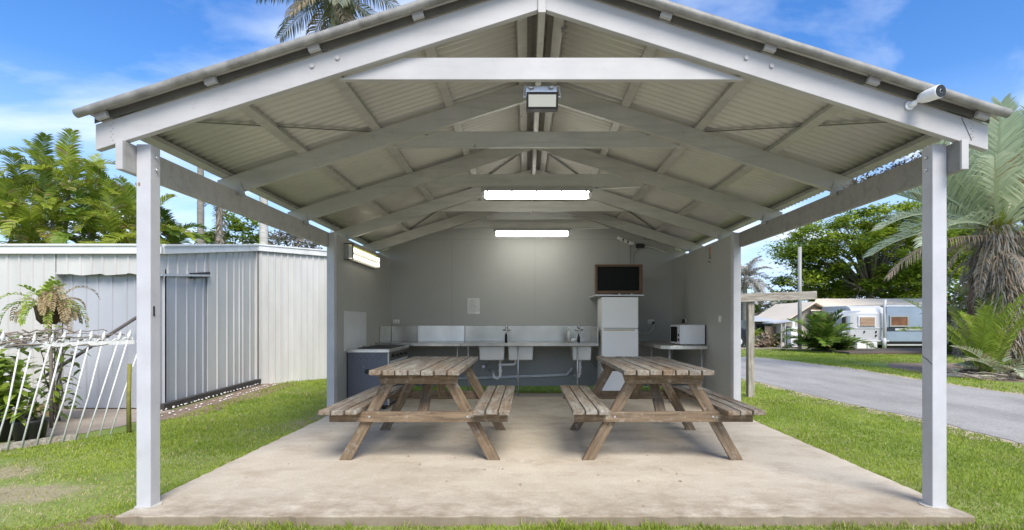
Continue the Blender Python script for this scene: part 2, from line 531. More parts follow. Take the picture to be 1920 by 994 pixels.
# ------------------------------------------------------------------ pavilion
CX = 0.0975
SL = 0.317
ang = math.atan(SL)
def zb(dx): return 3.170 - SL*abs(dx)          # rafter bottom
def zt(dx): return 3.331 - SL*abs(dx)          # rafter top
pav = empty('pavilion', (CX, 6.4, 0), 'open fronted pale grey timber shelter with gabled corrugated roof over the picnic tables', 'shelter')

PY0, PY1 = 3.37, 3.462
def post(x0, x1, y0, y1, ztop, mt='steelpost', bolts=None):
    p = MB().box(x0, x1, y0, y1, 0.0, ztop).build('post', M[mt], pav, 0.004)
    for (bx, by, bz, ax) in (bolts or []):
        q = MB()
        d = 0.012
        if ax == 'x+': q.tube([(bx, by, bz), (bx+d, by, bz)], 0.011, 8)
        if ax == 'x-': q.tube([(bx, by, bz), (bx-d, by, bz)], 0.011, 8)
        q.build('bolt', M['galv'], p)
    return p
pl = post(-2.516, -2.424, PY0, PY1, 2.344, bolts=[(-2.424, 3.42, 2.27, 'x+'), (-2.424, 3.42, 2.19, 'x+')])
pr = post(2.619, 2.711, PY0, PY1, 2.344, bolts=[(2.619, 3.42, 2.27, 'x-'), (2.619, 3.42, 2.19, 'x-')])
# knot showing on the left post, dark scratch marks
MB().ball((-2.497, PY0+0.002, 2.085), 0.012, 10, (0.8, 0.25, 1.7)).build('knot', simple('knot', (0.22, 0.11, 0.03), 0.8), pl)
MB().bar((-2.4225, 3.40, 1.30), (-2.4225, 3.40, 1.235), 0.004, 0.012, (0,1,0)).build('scratch', M['black'], pl)
MB().tube([(2.618, 3.455, 0.97), (2.618, 3.42, 0.955), (2.618, 3.375, 0.925)], 0.0022, 5).build('scratch', M['black'], pr)
post(-2.545, -2.45, 6.66, 6.755, 2.335)
post(2.64, 2.735, 6.66, 6.755, 2.335)
# mortar pads at the feet of the front posts
for x in (-2.47, 2.665):
    rr = random.Random(int(x*10)); poly = []
    for k in range(14):
        t = 2*math.pi*k/14
        poly.append((x+math.cos(t)*0.078*rr.uniform(0.9, 1.15), 3.416+math.sin(t)*0.072*rr.uniform(0.9, 1.15)))
    poly = [(min(max(a, SX0+0.004), SX1-0.004), b_) for a, b_ in poly]
    MB().prism(poly, 'z', 0.0005, 0.006).build('mortar_pad', simple('mortar', (0.5, 0.48, 0.43), 0.9, 0, 0.2, 30, 0.3), pav)

# side beams carrying the rafters
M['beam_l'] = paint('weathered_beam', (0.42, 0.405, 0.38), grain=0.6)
M['beam_r'] = paint('weathered_shaded_beam', (0.27, 0.255, 0.23), grain=0.8)  # weathered, and the shading of its inner face is put into the colour
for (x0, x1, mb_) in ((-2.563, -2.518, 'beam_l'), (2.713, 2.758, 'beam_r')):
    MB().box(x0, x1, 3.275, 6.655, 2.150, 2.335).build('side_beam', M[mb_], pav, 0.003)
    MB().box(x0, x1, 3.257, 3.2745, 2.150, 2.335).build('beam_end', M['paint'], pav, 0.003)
for (x0, x1) in ((-2.563, -2.5), (2.69, 2.758)):
    MB().box(x0, x1, 6.76, 9.52, 2.24, 2.335).build('side_beam', M['paint'], pav, 0.003)

RY = [3.290, 4.585, 5.93, 7.27, 8.57, 9.47]
for i, y in enumerate(RY):
    mt = M['paint'] if i == 0 else M['paint_in']
    y1 = y+0.045 if i < 5 else y+0.035
    for sgn in (-1, 1):
        a, b_ = 0.0235, 2.81
        poly = [(CX+sgn*a, zb(a)), (CX+sgn*b_, zb(b_)), (CX+sgn*b_, zt(b_)), (CX+sgn*a, zt(a))]
        ra = MB().prism(poly, 'y', y, y1).build('rafter', mt, pav, 0.003)
        # two bolts through rafter and collar tie
        if i < 5:
            for dx in (1.285, 1.445):
                z = (zb(dx)+zt(dx))/2 + 0.015
                MB().tube([(CX+sgn*dx, y-0.011, z), (CX+sgn*dx, y+0.004, z)], 0.014, 8).build('bolt', mt, ra)
        if i in (1, 2, 3, 4):      # sheet-metal framing anchor at the rafter foot
            q = MB()
            xx = CX+sgn*2.60
            q.add([(xx-sgn*0.045, y-0.003, 2.30), (xx+sgn*0.01, y-0.003, 2.30), (xx+sgn*0.0, y-0.003, 2.43),
                   (xx-sgn*0.045, y-0.030, 2.30), (xx+sgn*0.01, y-0.030, 2.30), (xx+sgn*0.0, y-0.004, 2.43)],
                  [(0,1,2),(3,5,4),(0,2,5,3),(1,4,5,2),(0,3,4,1)])
            q.build('framing_anchor', mt, ra)
    if i < 5:
        c0, c1 = 2.745, 2.885
        h0 = 1.30
        k = (c1-c0)/SL
        yb = y1
        poly = [(CX-h0, c0), (CX+h0, c0), (CX+h0-k+0.02, c1), (CX-h0+k-0.02, c1)]
        ct = MB().prism(poly, 'y', yb+0.001, yb+0.041).build('collar_tie', mt, pav, 0.003)
# nail plates where the front rafter ends are spliced
for sgn in (-1, 1):
    if sgn > 0:
        x0 = CX+2.66
        MB().bar((x0-0.02, 3.2885, zt(2.64)-0.01), (x0+0.045, 3.2885, zb(2.71)+0.03), 0.003, 0.003, (0,1,0)).build('splice_joint', M['seam'], pav)
    for k in range(7):
        x = CX+sgn*(2.70+0.012*(k % 2)); z = zt(2.7)-0.025-0.018*k
        MB().ball((x, 3.2885, z), 0.003, 6, (1, 0.4, 1)).build('nail', M['seam'], pav)

# ridge board
MB().box(CX-0.0225, CX+0.0225, 3.283, 9.44, 3.142, 3.325).build('ridge_board', M['paint_in'], pav, 0.002)
MB().box(CX-0.0235, CX+0.0235, 3.276, 3.2825, 3.140, 3.326).build('ridge_board_end', M['paint'], pav)

# purlins (sloping boxes)
def purlin(dx, sgn, w=0.072, h=0.045, name='purlin', y0=3.243, y1=9.445):
    c, s_ = math.cos(ang), math.sin(ang)
    poly = []
    for a, b_ in ((-w/2, 0.0005), (w/2, 0.0005), (w/2, h), (-w/2, h)):
        poly.append((CX+sgn*(dx+a*c+b_*s_), zt(dx)-a*s_+b_*c))
    return MB().prism(poly, 'y', y0, y1).build(name, M['paint_in'], pav, 0.002)
def purlin_cap(dx, sgn, w=0.072, h=0.045):
    c, s_ = math.cos(ang), math.sin(ang)
    poly = [(CX+sgn*(dx+a*c+b_*s_), zt(dx)-a*s_+b_*c) for a, b_ in ((-w/2, 0.0005), (w/2, 0.0005), (w/2, h), (-w/2, h))]
    MB().prism(poly, 'y', 3.2395, 3.2425).build('purlin_end', M['paint'], pav)
for sgn in (-1, 1):
    for dx in (0.125, 0.767, 1.413, 2.057, 2.735):
        purlin(dx, sgn)
        purlin_cap(dx, sgn)
    MB().prism([(CX+sgn*0.03, zt(0.03)-0.004), (CX+sgn*2.80, zt(2.80)-0.004), (CX+sgn*2.80, zt(2.80)+0.046), (CX+sgn*0.03, zt(0.03)+0.046)], 'y', 3.270, 3.274).build('verge_shade_strip', simple('verge_shade', (0.10, 0.092, 0.075), 0.8, 0, 0.3, 6), pav)  # added dark strip, paints the shade in the gap under the roof edge

# corrugated roof, two slopes (real corrugations, 3 mm thick)
def roof_side(sgn):
    p0, p1 = 0.055, (2.815 if sgn < 0 else 2.845)
    ya, yb = 3.215, 9.78
    pitch = 0.0762; seg = 6
    n = int((yb-ya)/pitch*seg)
    V, F = [], []
    xs = [p0, 1.0, 2.0, p1]
    for layer in (0, 1):
        for i in range(n+1):
            y = ya + (yb-ya)*i/n
            wv = 0.0105*math.sin(2*math.pi*i/seg) + 0.0105
            for dx in xs:
                V.append((CX+sgn*dx, y, zt(dx)+0.0475+wv+0.003*layer))
    m = len(xs); L = (n+1)*m
    for i in range(n):
        for k in range(m-1):
            a = i*m+k
            F.append((a, a+m, a+m+1, a+1))
            F.append((L+a, L+a+1, L+a+m+1, L+a+m))
        F.append((i*m, L+i*m, L+(i+1)*m, (i+1)*m))
        e = i*m+m-1
        F.append((e, e+m, L+e+m, L+e))
    for k in range(m-1):
        F.append((k, k+1, L+k+1, L+k))
        e = n*m+k
        F.append((e, L+e, L+e+1, e+1))
    q = MB(); q.add(V, F, True)
    return q.build('roof_sheet', M['roof_in'], pav)
roof_side(-1); roof_side(1)
# ridge cap
q = MB()
q.prism([(CX-0.17, zt(0.17)+0.069), (CX, zt(0)+0.074), (CX+0.17, zt(0.17)+0.069), (CX+0.17, zt(0.17)+0.073), (CX, zt(0)+0.080), (CX-0.17, zt(0.17)+0.073)], 'y', 3.21, 9.79)
q.build('ridge_cap', M['barge'], pav)
# rolled barge capping at the front verge
for sgn in (-1, 1):
    q = MB()
    P = []
    nn = 30
    rr = random.Random(5+sgn)
    for i in range(nn+1):
        dx = -0.0 + 2.86*i/nn
        P.append((CX+sgn*dx, 3.205, zt(dx)+0.050+rr.uniform(-0.0015, 0.0015)))
    q.tube(P, 0.0265, 12)
    q.build('barge_roll', M['barge'], pav)
    q = MB()
    q.prism([(CX+sgn*0.0, zt(0)+0.074), (CX+sgn*2.85, zt(2.85)+0.074), (CX+sgn*2.85, zt(2.85)+0.079), (CX+sgn*0.0, zt(0)+0.079)], 'y', 3.2, 3.36)
    q.build('barge_flashing', M['barge'], pav)

# diagonal metal bracing straps under the roof
for sgn in (-1, 1):
    def sp(dx, y): return (CX+sgn*dx, y, zt(dx)+0.030)
    MB().bar(sp(2.70, 3.35), sp(0.12, 6.12), 0.028, 0.002).build('bracing_strap', M['seam'], pav)
    MB().bar(sp(0.12, 6.48), sp(2.70, 9.40), 0.028, 0.002).build('bracing_strap', M['seam'], pav)

# walls
XW0, XW1, YW = -2.445, 2.655, 9.45
w = MB(); w.box(XW0-0.035, XW0, 6.757, YW, -0.04, 2.325)
wl_ = w.build('side_wall', M['wall'], pav)
w = MB()
# right wall with a ragged hole near the top front
hx0, hx1, hz0, hz1 = 7.53, 7.61, 2.10, 2.28
w.box(XW1, XW1+0.035, 6.757, hx0, -0.04, 2.325)
w.box(XW1, XW1+0.035, hx1, YW, -0.04, 2.325)
w.box(XW1, XW1+0.035, hx0, hx1, -0.04, hz0)
w.box(XW1, XW1+0.035, hx0, hx1, hz1, 2.325)
wr_ = w.build('side_wall', M['wall'], pav)
q = MB(); q.box(XW1+0.02, XW1+0.04, hx0-0.02, hx1+0.02, hz0-0.02, hz1+0.02)
q.build('hole_backing', M['black'], wr_)
q = MB(); q.box(XW1+0.004, XW1+0.018, hx0+0.015, hx1-0.03, hz0+0.07, hz1-0.005)
q.build('splintered_edge', simple('raw_wood', (0.55, 0.26, 0.10), 0.8), wr_)
q = MB(); q.bar((XW1-0.003, hx0+0.0, hz0-0.045), (XW1-0.003, hx1+0.03, hz0-0.02), 0.006, 0.01)
q.build('wire', M['black'], wr_)
w = MB()
top = [(XW1+0.03, 3.365-SL*(XW1+0.03-CX)), (CX, 3.365), (XW0-0.03, 3.365-SL*(CX-XW0+0.03))]
w.prism([(XW0-0.03, 0.035), (XW1+0.03, 0.035)] + top, 'y', YW, YW+0.04)
wb = w.build('back_wall', M['wall'], pav)
q = MB()
for x in (-1.35, 1.67, 0.15):
    q.box(x, x+0.004, YW-0.0015, YW-0.0002, 0.04, 2.75)
q.box(XW0, XW1, YW-0.0015, YW-0.0002, 2.685, 2.689)
q.build('sheet_joint', simple('joint', (0.24, 0.24, 0.22), 0.7), wb)

# ------------------------------------------------------------------ picnic tables
def picnic_table(name, cx, cy, label):
    t = empty(name, (cx, cy, 0), label, 'picnic table', 'timber picnic tables under the shelter')
    rr = random.Random(1 if cx < 0 else 2)
    q = MB()
    w = 0.096; gap = 0.0115
    x = cx-0.371
    for k in range(7):
        dy = rr.uniform(-0.012, 0.012)
        dz = rr.uniform(-0.002, 0.002)
        q.box(x, x+w, cy-0.865+dy, cy+0.865+dy, 0.756+dz, 0.798+dz)
        x += w+gap
    q.build('tabletop', M['woody'], t, 0.006)
    for sgn in (-1, 1):
        q = MB()
        x = cx+0.482 if sgn > 0 else cx-0.793
        for k in range(3):
            dy = rr.uniform(-0.02, 0.02)
            q.box(x, x+w, cy-0.855+dy, cy+0.855+dy, 0.427, 0.465+rr.uniform(-0.002, 0.002))
            x += w+gap
        q.build('bench_seat', M['woody'], t, 0.006)
    def board(nm, p0, p1, w_, h_, up, mt, bev=0.005, cut=None):
        """board whose mesh runs along its local X; p0,p1 centre line ends (world); w_ thickness; h_ width"""
        p0, p1, up = Vector(p0), Vector(p1), Vector(up)
        d = (p1-p0); L = d.length; d.normalize()
        sx = up.cross(d).normalized()
        u = d.cross(sx).normalized()
        me = bpy.data.meshes.new(nm)
        c = cut or (0, 0)       # shear at the two ends along the width so that ends are level
        V = []
        for i, xx in enumerate((0, L)):
            for a, b_ in ((-1,-1),(1,-1),(1,1),(-1,1)):
                V.append((xx + c[i]*b_*h_/2, a*w_/2, b_*h_/2))
        me.from_pydata(V, [], [(0,3,2,1),(4,5,6,7),(0,1,5,4),(1,2,6,5),(2,3,7,6),(3,0,4,7)])
        bm = bmesh.new(); bm.from_mesh(me); bmesh.ops.recalc_face_normals(bm, faces=bm.faces); bm.to_mesh(me); bm.free()
        me.materials.append(M[mt])
        o = bpy.data.objects.new(nm, me); COL.objects.link(o)
        o.parent = t
        mat3 = Matrix((d, sx, u)).transposed()
        o.matrix_local = Matrix.Translation(p0-Vector((cx, cy, 0))) @ mat3.to_4x4()
        b = o.modifiers.new('bevel', 'BEVEL'); b.width = bev; b.segments = 2; b.limit_method = 'ANGLE'
        return o
    for sy in (-1, 1):
        yl = cy+sy*0.625
        for sgn in (-1, 1):
            # leg from the floor up to the underside of the top
            foot = Vector((cx+sgn*0.645, yl, 0.0))
            topp = Vector((cx+sgn*0.222, yl, 0.755))
            d = (topp-foot).normalized()
            tan = abs(d.x)/abs(d.z)
            up = Vector((-d.z, 0, d.x))
            sh = -tan if d.x*up.z - 0 < 0 else tan
            # keep both ends level: along-axis shear = -(up.z/d.z)
            sh = -(up.z/d.z)
            board('leg', foot, topp, 0.042, 0.092, up, 'woodx', 0.004, (sh, sh))
        yo = yl - sy*(-0.0)
        yc = yl + sy*0.0425 if sy < 0 else yl - 0.0425*(-1)
        yc = yl + sy*0.043
        # lower cross rail carries the seats, upper cleat carries the top
        board('cross_rail', (cx-0.765, yc, 0.382), (cx+0.765, yc, 0.382), 0.040, 0.088, (0,0,1), 'woodx', 0.004)
        board('top_cleat', (cx-0.34, yc, 0.710), (cx+0.34, yc, 0.710), 0.040, 0.088, (0,0,1), 'woodx', 0.01, (-0.35, 0.35))
        # brace from the rail to the middle of the top
        board('brace', (cx+0.01, yl-sy*0.045, 0.36), (cx+0.01, yl-sy*0.46, 0.745), 0.09, 0.040, (0, 1, 0), 'woodx', 0.004)
        for sgn in (-1, 1):
            for (dx, z) in ((0.415+0.005, 0.385),):
                MB().tube([(cx+sgn*dx, yc+sy*0.018, z), (cx+sgn*dx, yc+sy*0.024, z)], 0.009, 8).build('bolt', M['galv'], t)
    # seat cleat under the middle of the top
    board('top_cleat', (cx-0.34, cy, 0.733), (cx+0.34, cy, 0.733), 0.05, 0.042, (0,0,1), 'woodx', 0.004)
    return t
picnic_table('picnic_table', -0.925, 5.165, 'weathered timber picnic table beside the dark steel barbecue, left of the two')
picnic_table('picnic_table', 1.178, 5.165, 'weathered timber picnic table in front of the white fridge and microwave')

# ------------------------------------------------------------------ barbecue on the left wall
bq = empty('barbecue', (-2.15, 7.7, 0), 'dark blue grey steel barbecue cabinet with a steel hotplate top against the left wall', 'barbecue')
bx0, bx1, by0, by1, bz = -2.43, -1.885, 7.10, 8.24, 0.815
MB().box(bx0, bx1, by0, by1, 0.06, bz-0.035).build('cabinet', M['dark_steel'], bq, 0.006)
q = MB()
for row, (z, off) in enumerate(((0.715, 0.0), (0.690, 0.036))):
    for k in range(6 if row == 0 else 5):
        x = bx0+0.06+off+0.078*k
        q.box(x, x+0.022, by0-0.0025, by0+0.006, z, z+0.008)
q.build('vent_slot', M['black'], bq)
q = MB(); q.tube([(-2.165, by0-0.004, 0.520), (-2.165, by0+0.01, 0.520)], 0.034, 20); q.build('gas_hole', M['black'], bq)
q = MB(); q.ball((-2.215, by0-0.002, 0.585), 0.006, 8); q.build('screw', M['galv'], bq)
q = MB(); q.box(bx0-0.005, bx1+0.03, by0-0.03, by1+0.02, bz-0.035, bz)
q.box(bx0-0.005, bx1+0.03, by0-0.03, by0-0.016, bz, bz+0.012)
q.box(bx1+0.016, bx1+0.03, by0-0.016, by1+0.02, bz, bz+0.012)
q.build('top_tray', M['steel_bright'], bq, 0.004)
q = MB(); q.box(bx0+0.04, bx1-0.02, by0+0.30, by1-0.05, bz+0.002, bz+0.014); q.build('hotplate', M['black'], bq, 0.003)
for yy in (7.45, 7.75, 8.05):
    q = MB(); q.tube([(bx0+0.10, yy, bz+0.015), (bx0+0.10, yy, bz+0.035), (bx0+0.20, yy, bz+0.035)], 0.008, 6)
    q.build('burner_fitting', M['steel'], bq)
# front (faces the room): steel frame, glass door, handle, knobs
q = MB(); q.box(bx1, bx1+0.012, by0+0.002, by0+0.07, 0.06, bz-0.04); q.build('corner_trim', M['steel_bright'], bq, 0.002)
q = MB(); q.box(bx1, bx1+0.014, by0+0.09, by1-0.02, 0.665, bz-0.045); q.build('control_panel', M['steel'], bq, 0.002)
for k in range(4): MB().tube([(bx1+0.014, by0+0.22+0.25*k, 0.72), (bx1+0.045, by0+0.22+0.25*k, 0.72)], 0.022, 12).build('knob', M['black'], bq)
dr = MB().box(bx1, bx1+0.016, by0+0.09, by1-0.02, 0.30, 0.655).build('door', M['silver'], bq, 0.002)
MB().box(bx1+0.016, bx1+0.019, by0+0.15, by1-0.08, 0.36, 0.60).build('door_glass', M['screen'], dr)
MB().tube([(bx1+0.016, by0+0.16, 0.63), (bx1+0.05, by0+0.18, 0.63), (bx1+0.05, by1-0.12, 0.63), (bx1+0.016, by1-0.10, 0.63)], 0.008, 8).build('handle', M['steel'], dr)
for x in (bx0+0.06, bx1-0.06):
    for y in (by0+0.06, by1-0.06): MB().tube([(x, y, 0), (x, y, 0.06)], 0.02, 8).build('foot', M['black'], bq)
tag(MB().box(XW0+0.0005, XW0+0.006, 7.0, 7.965, 0.80, 1.342).build('splash_panel', simple('pale_splash_sheet', (0.56, 0.57, 0.56), 0.35, 0, 0.05), bevel=0.001),
    'pale grey splash sheet fixed to the left wall above the barbecue', 'wall panel')

# ------------------------------------------------------------------ steel benches and sinks on the back wall
def bench(name, x0, x1, label, endL, endR, legs, panels):
    t = empty(name, ((x0+x1)/2, 8.9, 0), label, 'bench', None)
    zt_ = 0.848
    q = MB(); q.box(x0, x1, 8.42, 9.43, zt_-0.006, zt_)
    q.box(x0, x1, 8.42, 8.432, zt_-0.045, zt_+0.008)
    q.box(x0, x1, 8.432, 8.47, zt_-0.045, zt_-0.038)
    q.build('benchtop', M['steel'], t, 0.002)
    for (a, b_, mt) in panels:
        MB().box(a, b_, 9.418, 9.446, zt_+0.0005, 1.125).build('splashback', M[mt], t, 0.002)
    if endL: MB().box(x0, x0+0.006, 8.70, 9.415, zt_+0.0005, 1.12).build('end_splash', M['steel'], t)
    if endR: MB().box(x1-0.012, x1, 8.46, 9.415, zt_+0.0005, 1.12).build('end_splash', M['steel'], t)
    for lx, ly in legs:
        MB().tube([(lx, ly, 0.0), (lx, ly, zt_-0.046)], 0.0125, 10).build('leg', M['galv'], t)
    return t
bA = bench('steel_bench', -2.44, -1.065, 'plain stainless steel bench in the left back corner beside the barbecue', True, False, [(-1.12, 8.47), (-2.38, 8.47)],
           [(-2.43, -1.96, 'steel'), (-1.955, -1.115, 'steel_bright')])
bB = bench('sink_bench', -1.060, 1.163, 'long stainless steel bench with three sink bowls along the back wall', False, True, [(-0.94, 8.45), (-0.135, 8.45), (0.825, 8.45)],
           [(-1.105, 1.163, 'steel')])
for (a, b_) in ((-0.777, -0.358), (-0.300, 0.113), (0.750, 1.065)):
    q = MB()
    q.prism([(a, 0.80), (b_, 0.80), (b_-0.012, 0.565), (a+0.012, 0.565)], 'y', 8.55, 8.97)
    q.build('sink_bowl', M['bowl'], bB, 0.015, 3)
# taps: pillar mixers on the splashback
def tap(x, y, parent):
    q = MB()
    q.tube([(x, 9.415, 1.05), (x, 9.36, 1.05)], 0.022, 10)
    q.tube([(x, 9.36, 1.05), (x, 9.30, 1.08), (x, 9.20, 1.07), (x, 9.17, 1.01)], 0.011, 8)
    q.tube([(x-0.07, 9.37, 1.05), (x+0.07, 9.37, 1.05)], 0.012, 8)
    q.ball((x, 9.36, 1.10), 0.030, 10, (0.8, 0.7, 1.3))
    q.build('tap', M['galv'], parent)
tap(-0.355, 9, bB); tap(0.945, 9, bB)
# traps under the bowls (white plastic)
q = MB()
q.tube([(-0.44, 8.80, 0.565), (-0.44, 8.80, 0.40), (-0.44, 8.80, 0.30), (-0.455, 8.82, 0.255), (-0.50, 8.84, 0.235), (-0.545, 8.86, 0.255), (-0.56, 8.9, 0.30), (-0.56, 8.95, 0.33), (-0.60, 9.1, 0.35), (-0.66, 9.3, 0.34)], 0.023, 10)
q.tube([(-0.44, 8.80, 0.545), (-0.44, 8.80, 0.575)], 0.035, 12)
q.tube([(-0.43, 8.80, 0.475), (-0.30, 8.80, 0.475), (-0.205, 8.80, 0.48), (-0.185, 8.80, 0.50), (-0.18, 8.80, 0.565)], 0.019, 10)
q.tube([(-0.44, 8.80, 0.45), (-0.44, 8.80, 0.49)], 0.031, 12)
q.tube([(-0.44, 8.80, 0.365), (-0.44, 8.80, 0.385)], 0.034, 12)
q.tube([(-0.18, 8.80, 0.545), (-0.18, 8.80, 0.57)], 0.03, 12)
q.build('waste_trap', M['pvc'], bB)
q = MB()
q.tube([(0.90, 8.80, 0.565), (0.90, 8.80, 0.33)], 0.024, 10)
q.tube([(0.90, 8.80, 0.53), (0.90, 8.80, 0.565)], 0.035, 12)
q.tube([(0.90, 8.80, 0.42), (0.90, 8.80, 0.45)], 0.032, 12)
q.tube([(0.90, 8.80, 0.33), (0.89, 8.86, 0.27), (0.86, 9.0, 0.26), (0.82, 9.3, 0.27)], 0.022, 10)
q.build('waste_trap', M['pvc'], bB)
q = MB()
q.tube([(-1.9, 9.40, 0.165), (-0.9, 9.40, 0.185), (0.30, 9.40, 0.225), (0.72, 9.40, 0.245), (0.83, 9.40, 0.36)], 0.026, 10)
tag(q.build('drain_pipe', M['pvc']), 'pale plastic drain pipe sloping along the foot of the back wall', 'pipe')
for (x, z, nm) in ((-0.77, 0.395, 'a'), (1.25, 0.40, 'b')):
    q = MB()
    q.tube([(x, 9.44, z), (x, 9.36, z)], 0.030, 12)
    q.tube([(x, 9.38, z), (x+(0.09 if nm == 'a' else -0.12), 9.36, z+0.11)], 0.008, 6)
    tag(q.build('stop_valve', M['galv'] if nm == 'a' else M['lampbody']),
        'pale round stop valve under the left sink bowl' if nm == 'a' else 'dark stop valve on the wall under the right end of the sink bench', 'valve')
# bottles on the bench
def bottle(x, y, z, h, r, mt, mc, label):
    q = MB()
    q.tube([(x, y, z), (x, y, z+h*0.62), (x, y, z+h*0.74), (x, y, z+h*0.80)], [r, r, r*0.45, r*0.4], 12)
    b_ = q.build('bottle', M[mt]); tag(b_, label, 'bottle')
    q = MB(); q.tube([(x, y, z+h*0.80), (x, y, z+h)], r*0.5, 10); q.build('cap', M[mc], b_)
bottle(-0.335, 8.60, 0.850, 0.20, 0.022, 'black', 'white_pl', 'slim black bottle with a white cap standing between the two left sink bowls')
bottle(0.875, 8.75, 0.850, 0.15, 0.024, 'black', 'black', 'short dark bottle standing beside the tap at the right sink bowl')
bottle(0.73, 8.95, 0.850, 0.26, 0.030, 'white_pl', 'white_pl', 'tall white bottle standing left of the right tap')
q = MB(); q.ball((0.80, 8.80, 0.885), 0.045, 10, (1.3, 0.8, 0.7)); q.bar((0.83, 8.8, 0.89), (0.90, 8.8, 0.95), 0.02, 0.02)
tag(q.build('dish_brush', M['white_pl']), 'white dish brush lying beside the right sink bowl', 'brush')

# ------------------------------------------------------------------ fridge, television, shelf
fr = empty('fridge', (1.5, 8.6, 0), 'white upright fridge freezer standing at the back wall under the television', 'fridge')
fx0, fx1, fy0 = 1.211, 1.790, 8.35
MB().box(fx0, fx1, fy0+0.05, 8.90, 0.03, 1.585).build('cabinet', M['white'], fr, 0.008)
d1 = MB().box(fx0, fx1, fy0, fy0+0.046, 1.095, 1.592).build('door', M['white'], fr, 0.010, 3)
d2 = MB().box(fx0, fx1, fy0, fy0+0.046, 0.05, 1.080).build('door', M['white'], fr, 0.010, 3)
MB().box(fx0+0.03, fx1-0.06, fy0-0.012, fy0+0.004, 1.052, 1.072).build('handle', M['yellowed'], d2, 0.004)
for x in (fx0+0.06, fx1-0.06):
    for y in (fy0+0.1, 8.76): MB().tube([(x, y, 0), (x, y, 0.04)], 0.02, 8).build('foot', M['black'], fr)

sh = MB().box(1.13, 1.93, 8.56, 9.445, 1.622, 1.640)
sho = sh.build('wall_shelf', M['silver'], bevel=0.002); tag(sho, 'thin grey wall shelf carrying the television above the fridge', 'shelf')
for x in (1.32, 1.72): MB().prism([(9.445, 1.62), (8.75, 1.62), (8.75, 1.605), (9.445, 1.45)], 'x', x, x+0.02).build('bracket', M['silver'], sho)
tv = empty('television', (1.53, 8.7, 1.64), 'television with black screen in a brown timber case above the fridge', 'television')
tx0, tx1, ty0, tz0, tz1 = 1.138, 1.918, 8.62, 1.655, 2.143
q = MB(); f = 0.035
q.box(tx0, tx1, ty0, ty0+0.12, tz0, tz0+0.055); q.box(tx0, tx1, ty0, ty0+0.12, tz1-f, tz1)
q.box(tx0, tx0+f, ty0, ty0+0.12, tz0+0.055, tz1-f); q.box(tx1-0.055, tx1, ty0, ty0+0.12, tz0+0.055, tz1-f)
q.build('case', M['brown_frame'], tv, 0.004)
MB().box(tx0+f+0.001, tx1-0.056, ty0+0.03, ty0+0.10, tz0+0.056, tz1-f-0.001).build('screen', M['screen'], tv)
q = MB(); q.box(tx0+0.02, tx1-0.02, ty0+0.121, ty0+0.18, tz0+0.03, tz1-0.03); q.build('back_shell', M['black'], tv)
q = MB()
q.box(tx0+0.28, tx1-0.28, ty0+0.02, ty0+0.2, 1.6405, 1.6545); q.build('stand', M['black'], tv)
for x in (1.52, 1.72): MB().tube([(x, ty0-0.03, 1.650), (x+0.02, ty0-0.03, 1.655)], 0.011, 8).build('button', M['silver'], tv)
# power board, junction box and cables above the television
pb = empty('power_board', (1.75, 9.42, 2.6), 'white power board with plugs fixed high on the back wall above the television', 'power board')
q = MB(); q.bar((1.64, 9.42, 2.715), (1.94, 9.42, 2.595), 0.035, 0.05); q.build('board', M['white_pl'], pb, 0.004)
for k in range(3):
    x = 1.70+0.085*k; z = 2.69-0.034*k
    MB().box(x-0.018, x+0.018, 9.37, 9.402, z-0.045, z+0.005).build('plug', M['white_pl'], pb, 0.004)
for k in range(2):
    x = 1.74+0.085*k; z = 2.67-0.034*k
    MB().box(x-0.012, x+0.012, 9.385, 9.403, z-0.02, z+0.015).build('socket', M['black'], pb)
q = MB(); q.box(1.975, 2.115, 9.36, 9.445, 2.525, 2.595)
tag(q.build('junction_box', M['black'], bevel=0.006), 'small black box high on the back wall right of the power board', 'electrical box')
q = MB(); q.tube([(1.872, 9.43, 2.60), (1.872, 9.435, 2.2), (1.872, 9.43, 2.10)], 0.010, 8)
tag(q.build('cable', M['lampbody']), 'straight grey cable dropping from the power board to the television', 'cable')
q = MB(); q.tube([(2.03, 9.41, 2.525), (2.0, 9.42, 2.49), (1.95, 9.43, 2.43), (1.925, 9.435, 2.33), (1.915, 9.43, 2.10)], 0.008, 8)
tag(q.build('cable', M['lampbody']), 'curved grey cable dropping from the black box to the television', 'cable')
q = MB(); q.tube([(2.05, 9.43, 2.58), (2.3, 9.43, 2.53), (2.60, 9.43, 2.42)], 0.009, 8)
tag(q.build('cable', M['white_pl']), 'white cable running right from the black box under the sloping roof', 'cable')

# ------------------------------------------------------------------ corner shelf and microwave
cs = empty('corner_bench', (2.4, 8.5, 0), 'stainless steel bench along the right wall carrying the microwave', 'bench')
q = MB()
poly = [(2.645, 7.62), (2.10, 7.62), (1.985, 7.72), (1.985, 9.44), (2.645, 9.44)]
q.prism(poly, 'z', 0.842, 0.848)
q.prism([(2.645, 7.62), (2.10, 7.62), (1.985, 7.72), (1.985, 9.44), (1.995, 9.44), (1.995, 7.725), (2.105, 7.63), (2.645, 7.63)], 'z', 0.795, 0.8415)
q.build('benchtop', M['steel_bright'], cs, 0.002)
MB().box(2.0, 2.64, 9.42, 9.446, 0.849, 1.06).build('splashback', M['wall'], cs)
for lx, ly in ((2.12, 7.74), (2.05, 8.55), (2.60, 7.74)):
    MB().tube([(lx, ly, 0), (lx, ly, 0.795)], 0.015, 10).build('leg', M['galv'], cs)
mw = empty('microwave', (2.44, 8.0, 0.85), 'silver microwave oven with black door window on the right hand bench', 'microwave')
mx0, mx1, my0, my1, mz0, mz1 = 2.285, 2.632, 7.70, 8.22, 0.862, 1.152
MB().box(mx0, mx1, my0, my1, mz0, mz1).build('case', M['silver'], mw, 0.006)
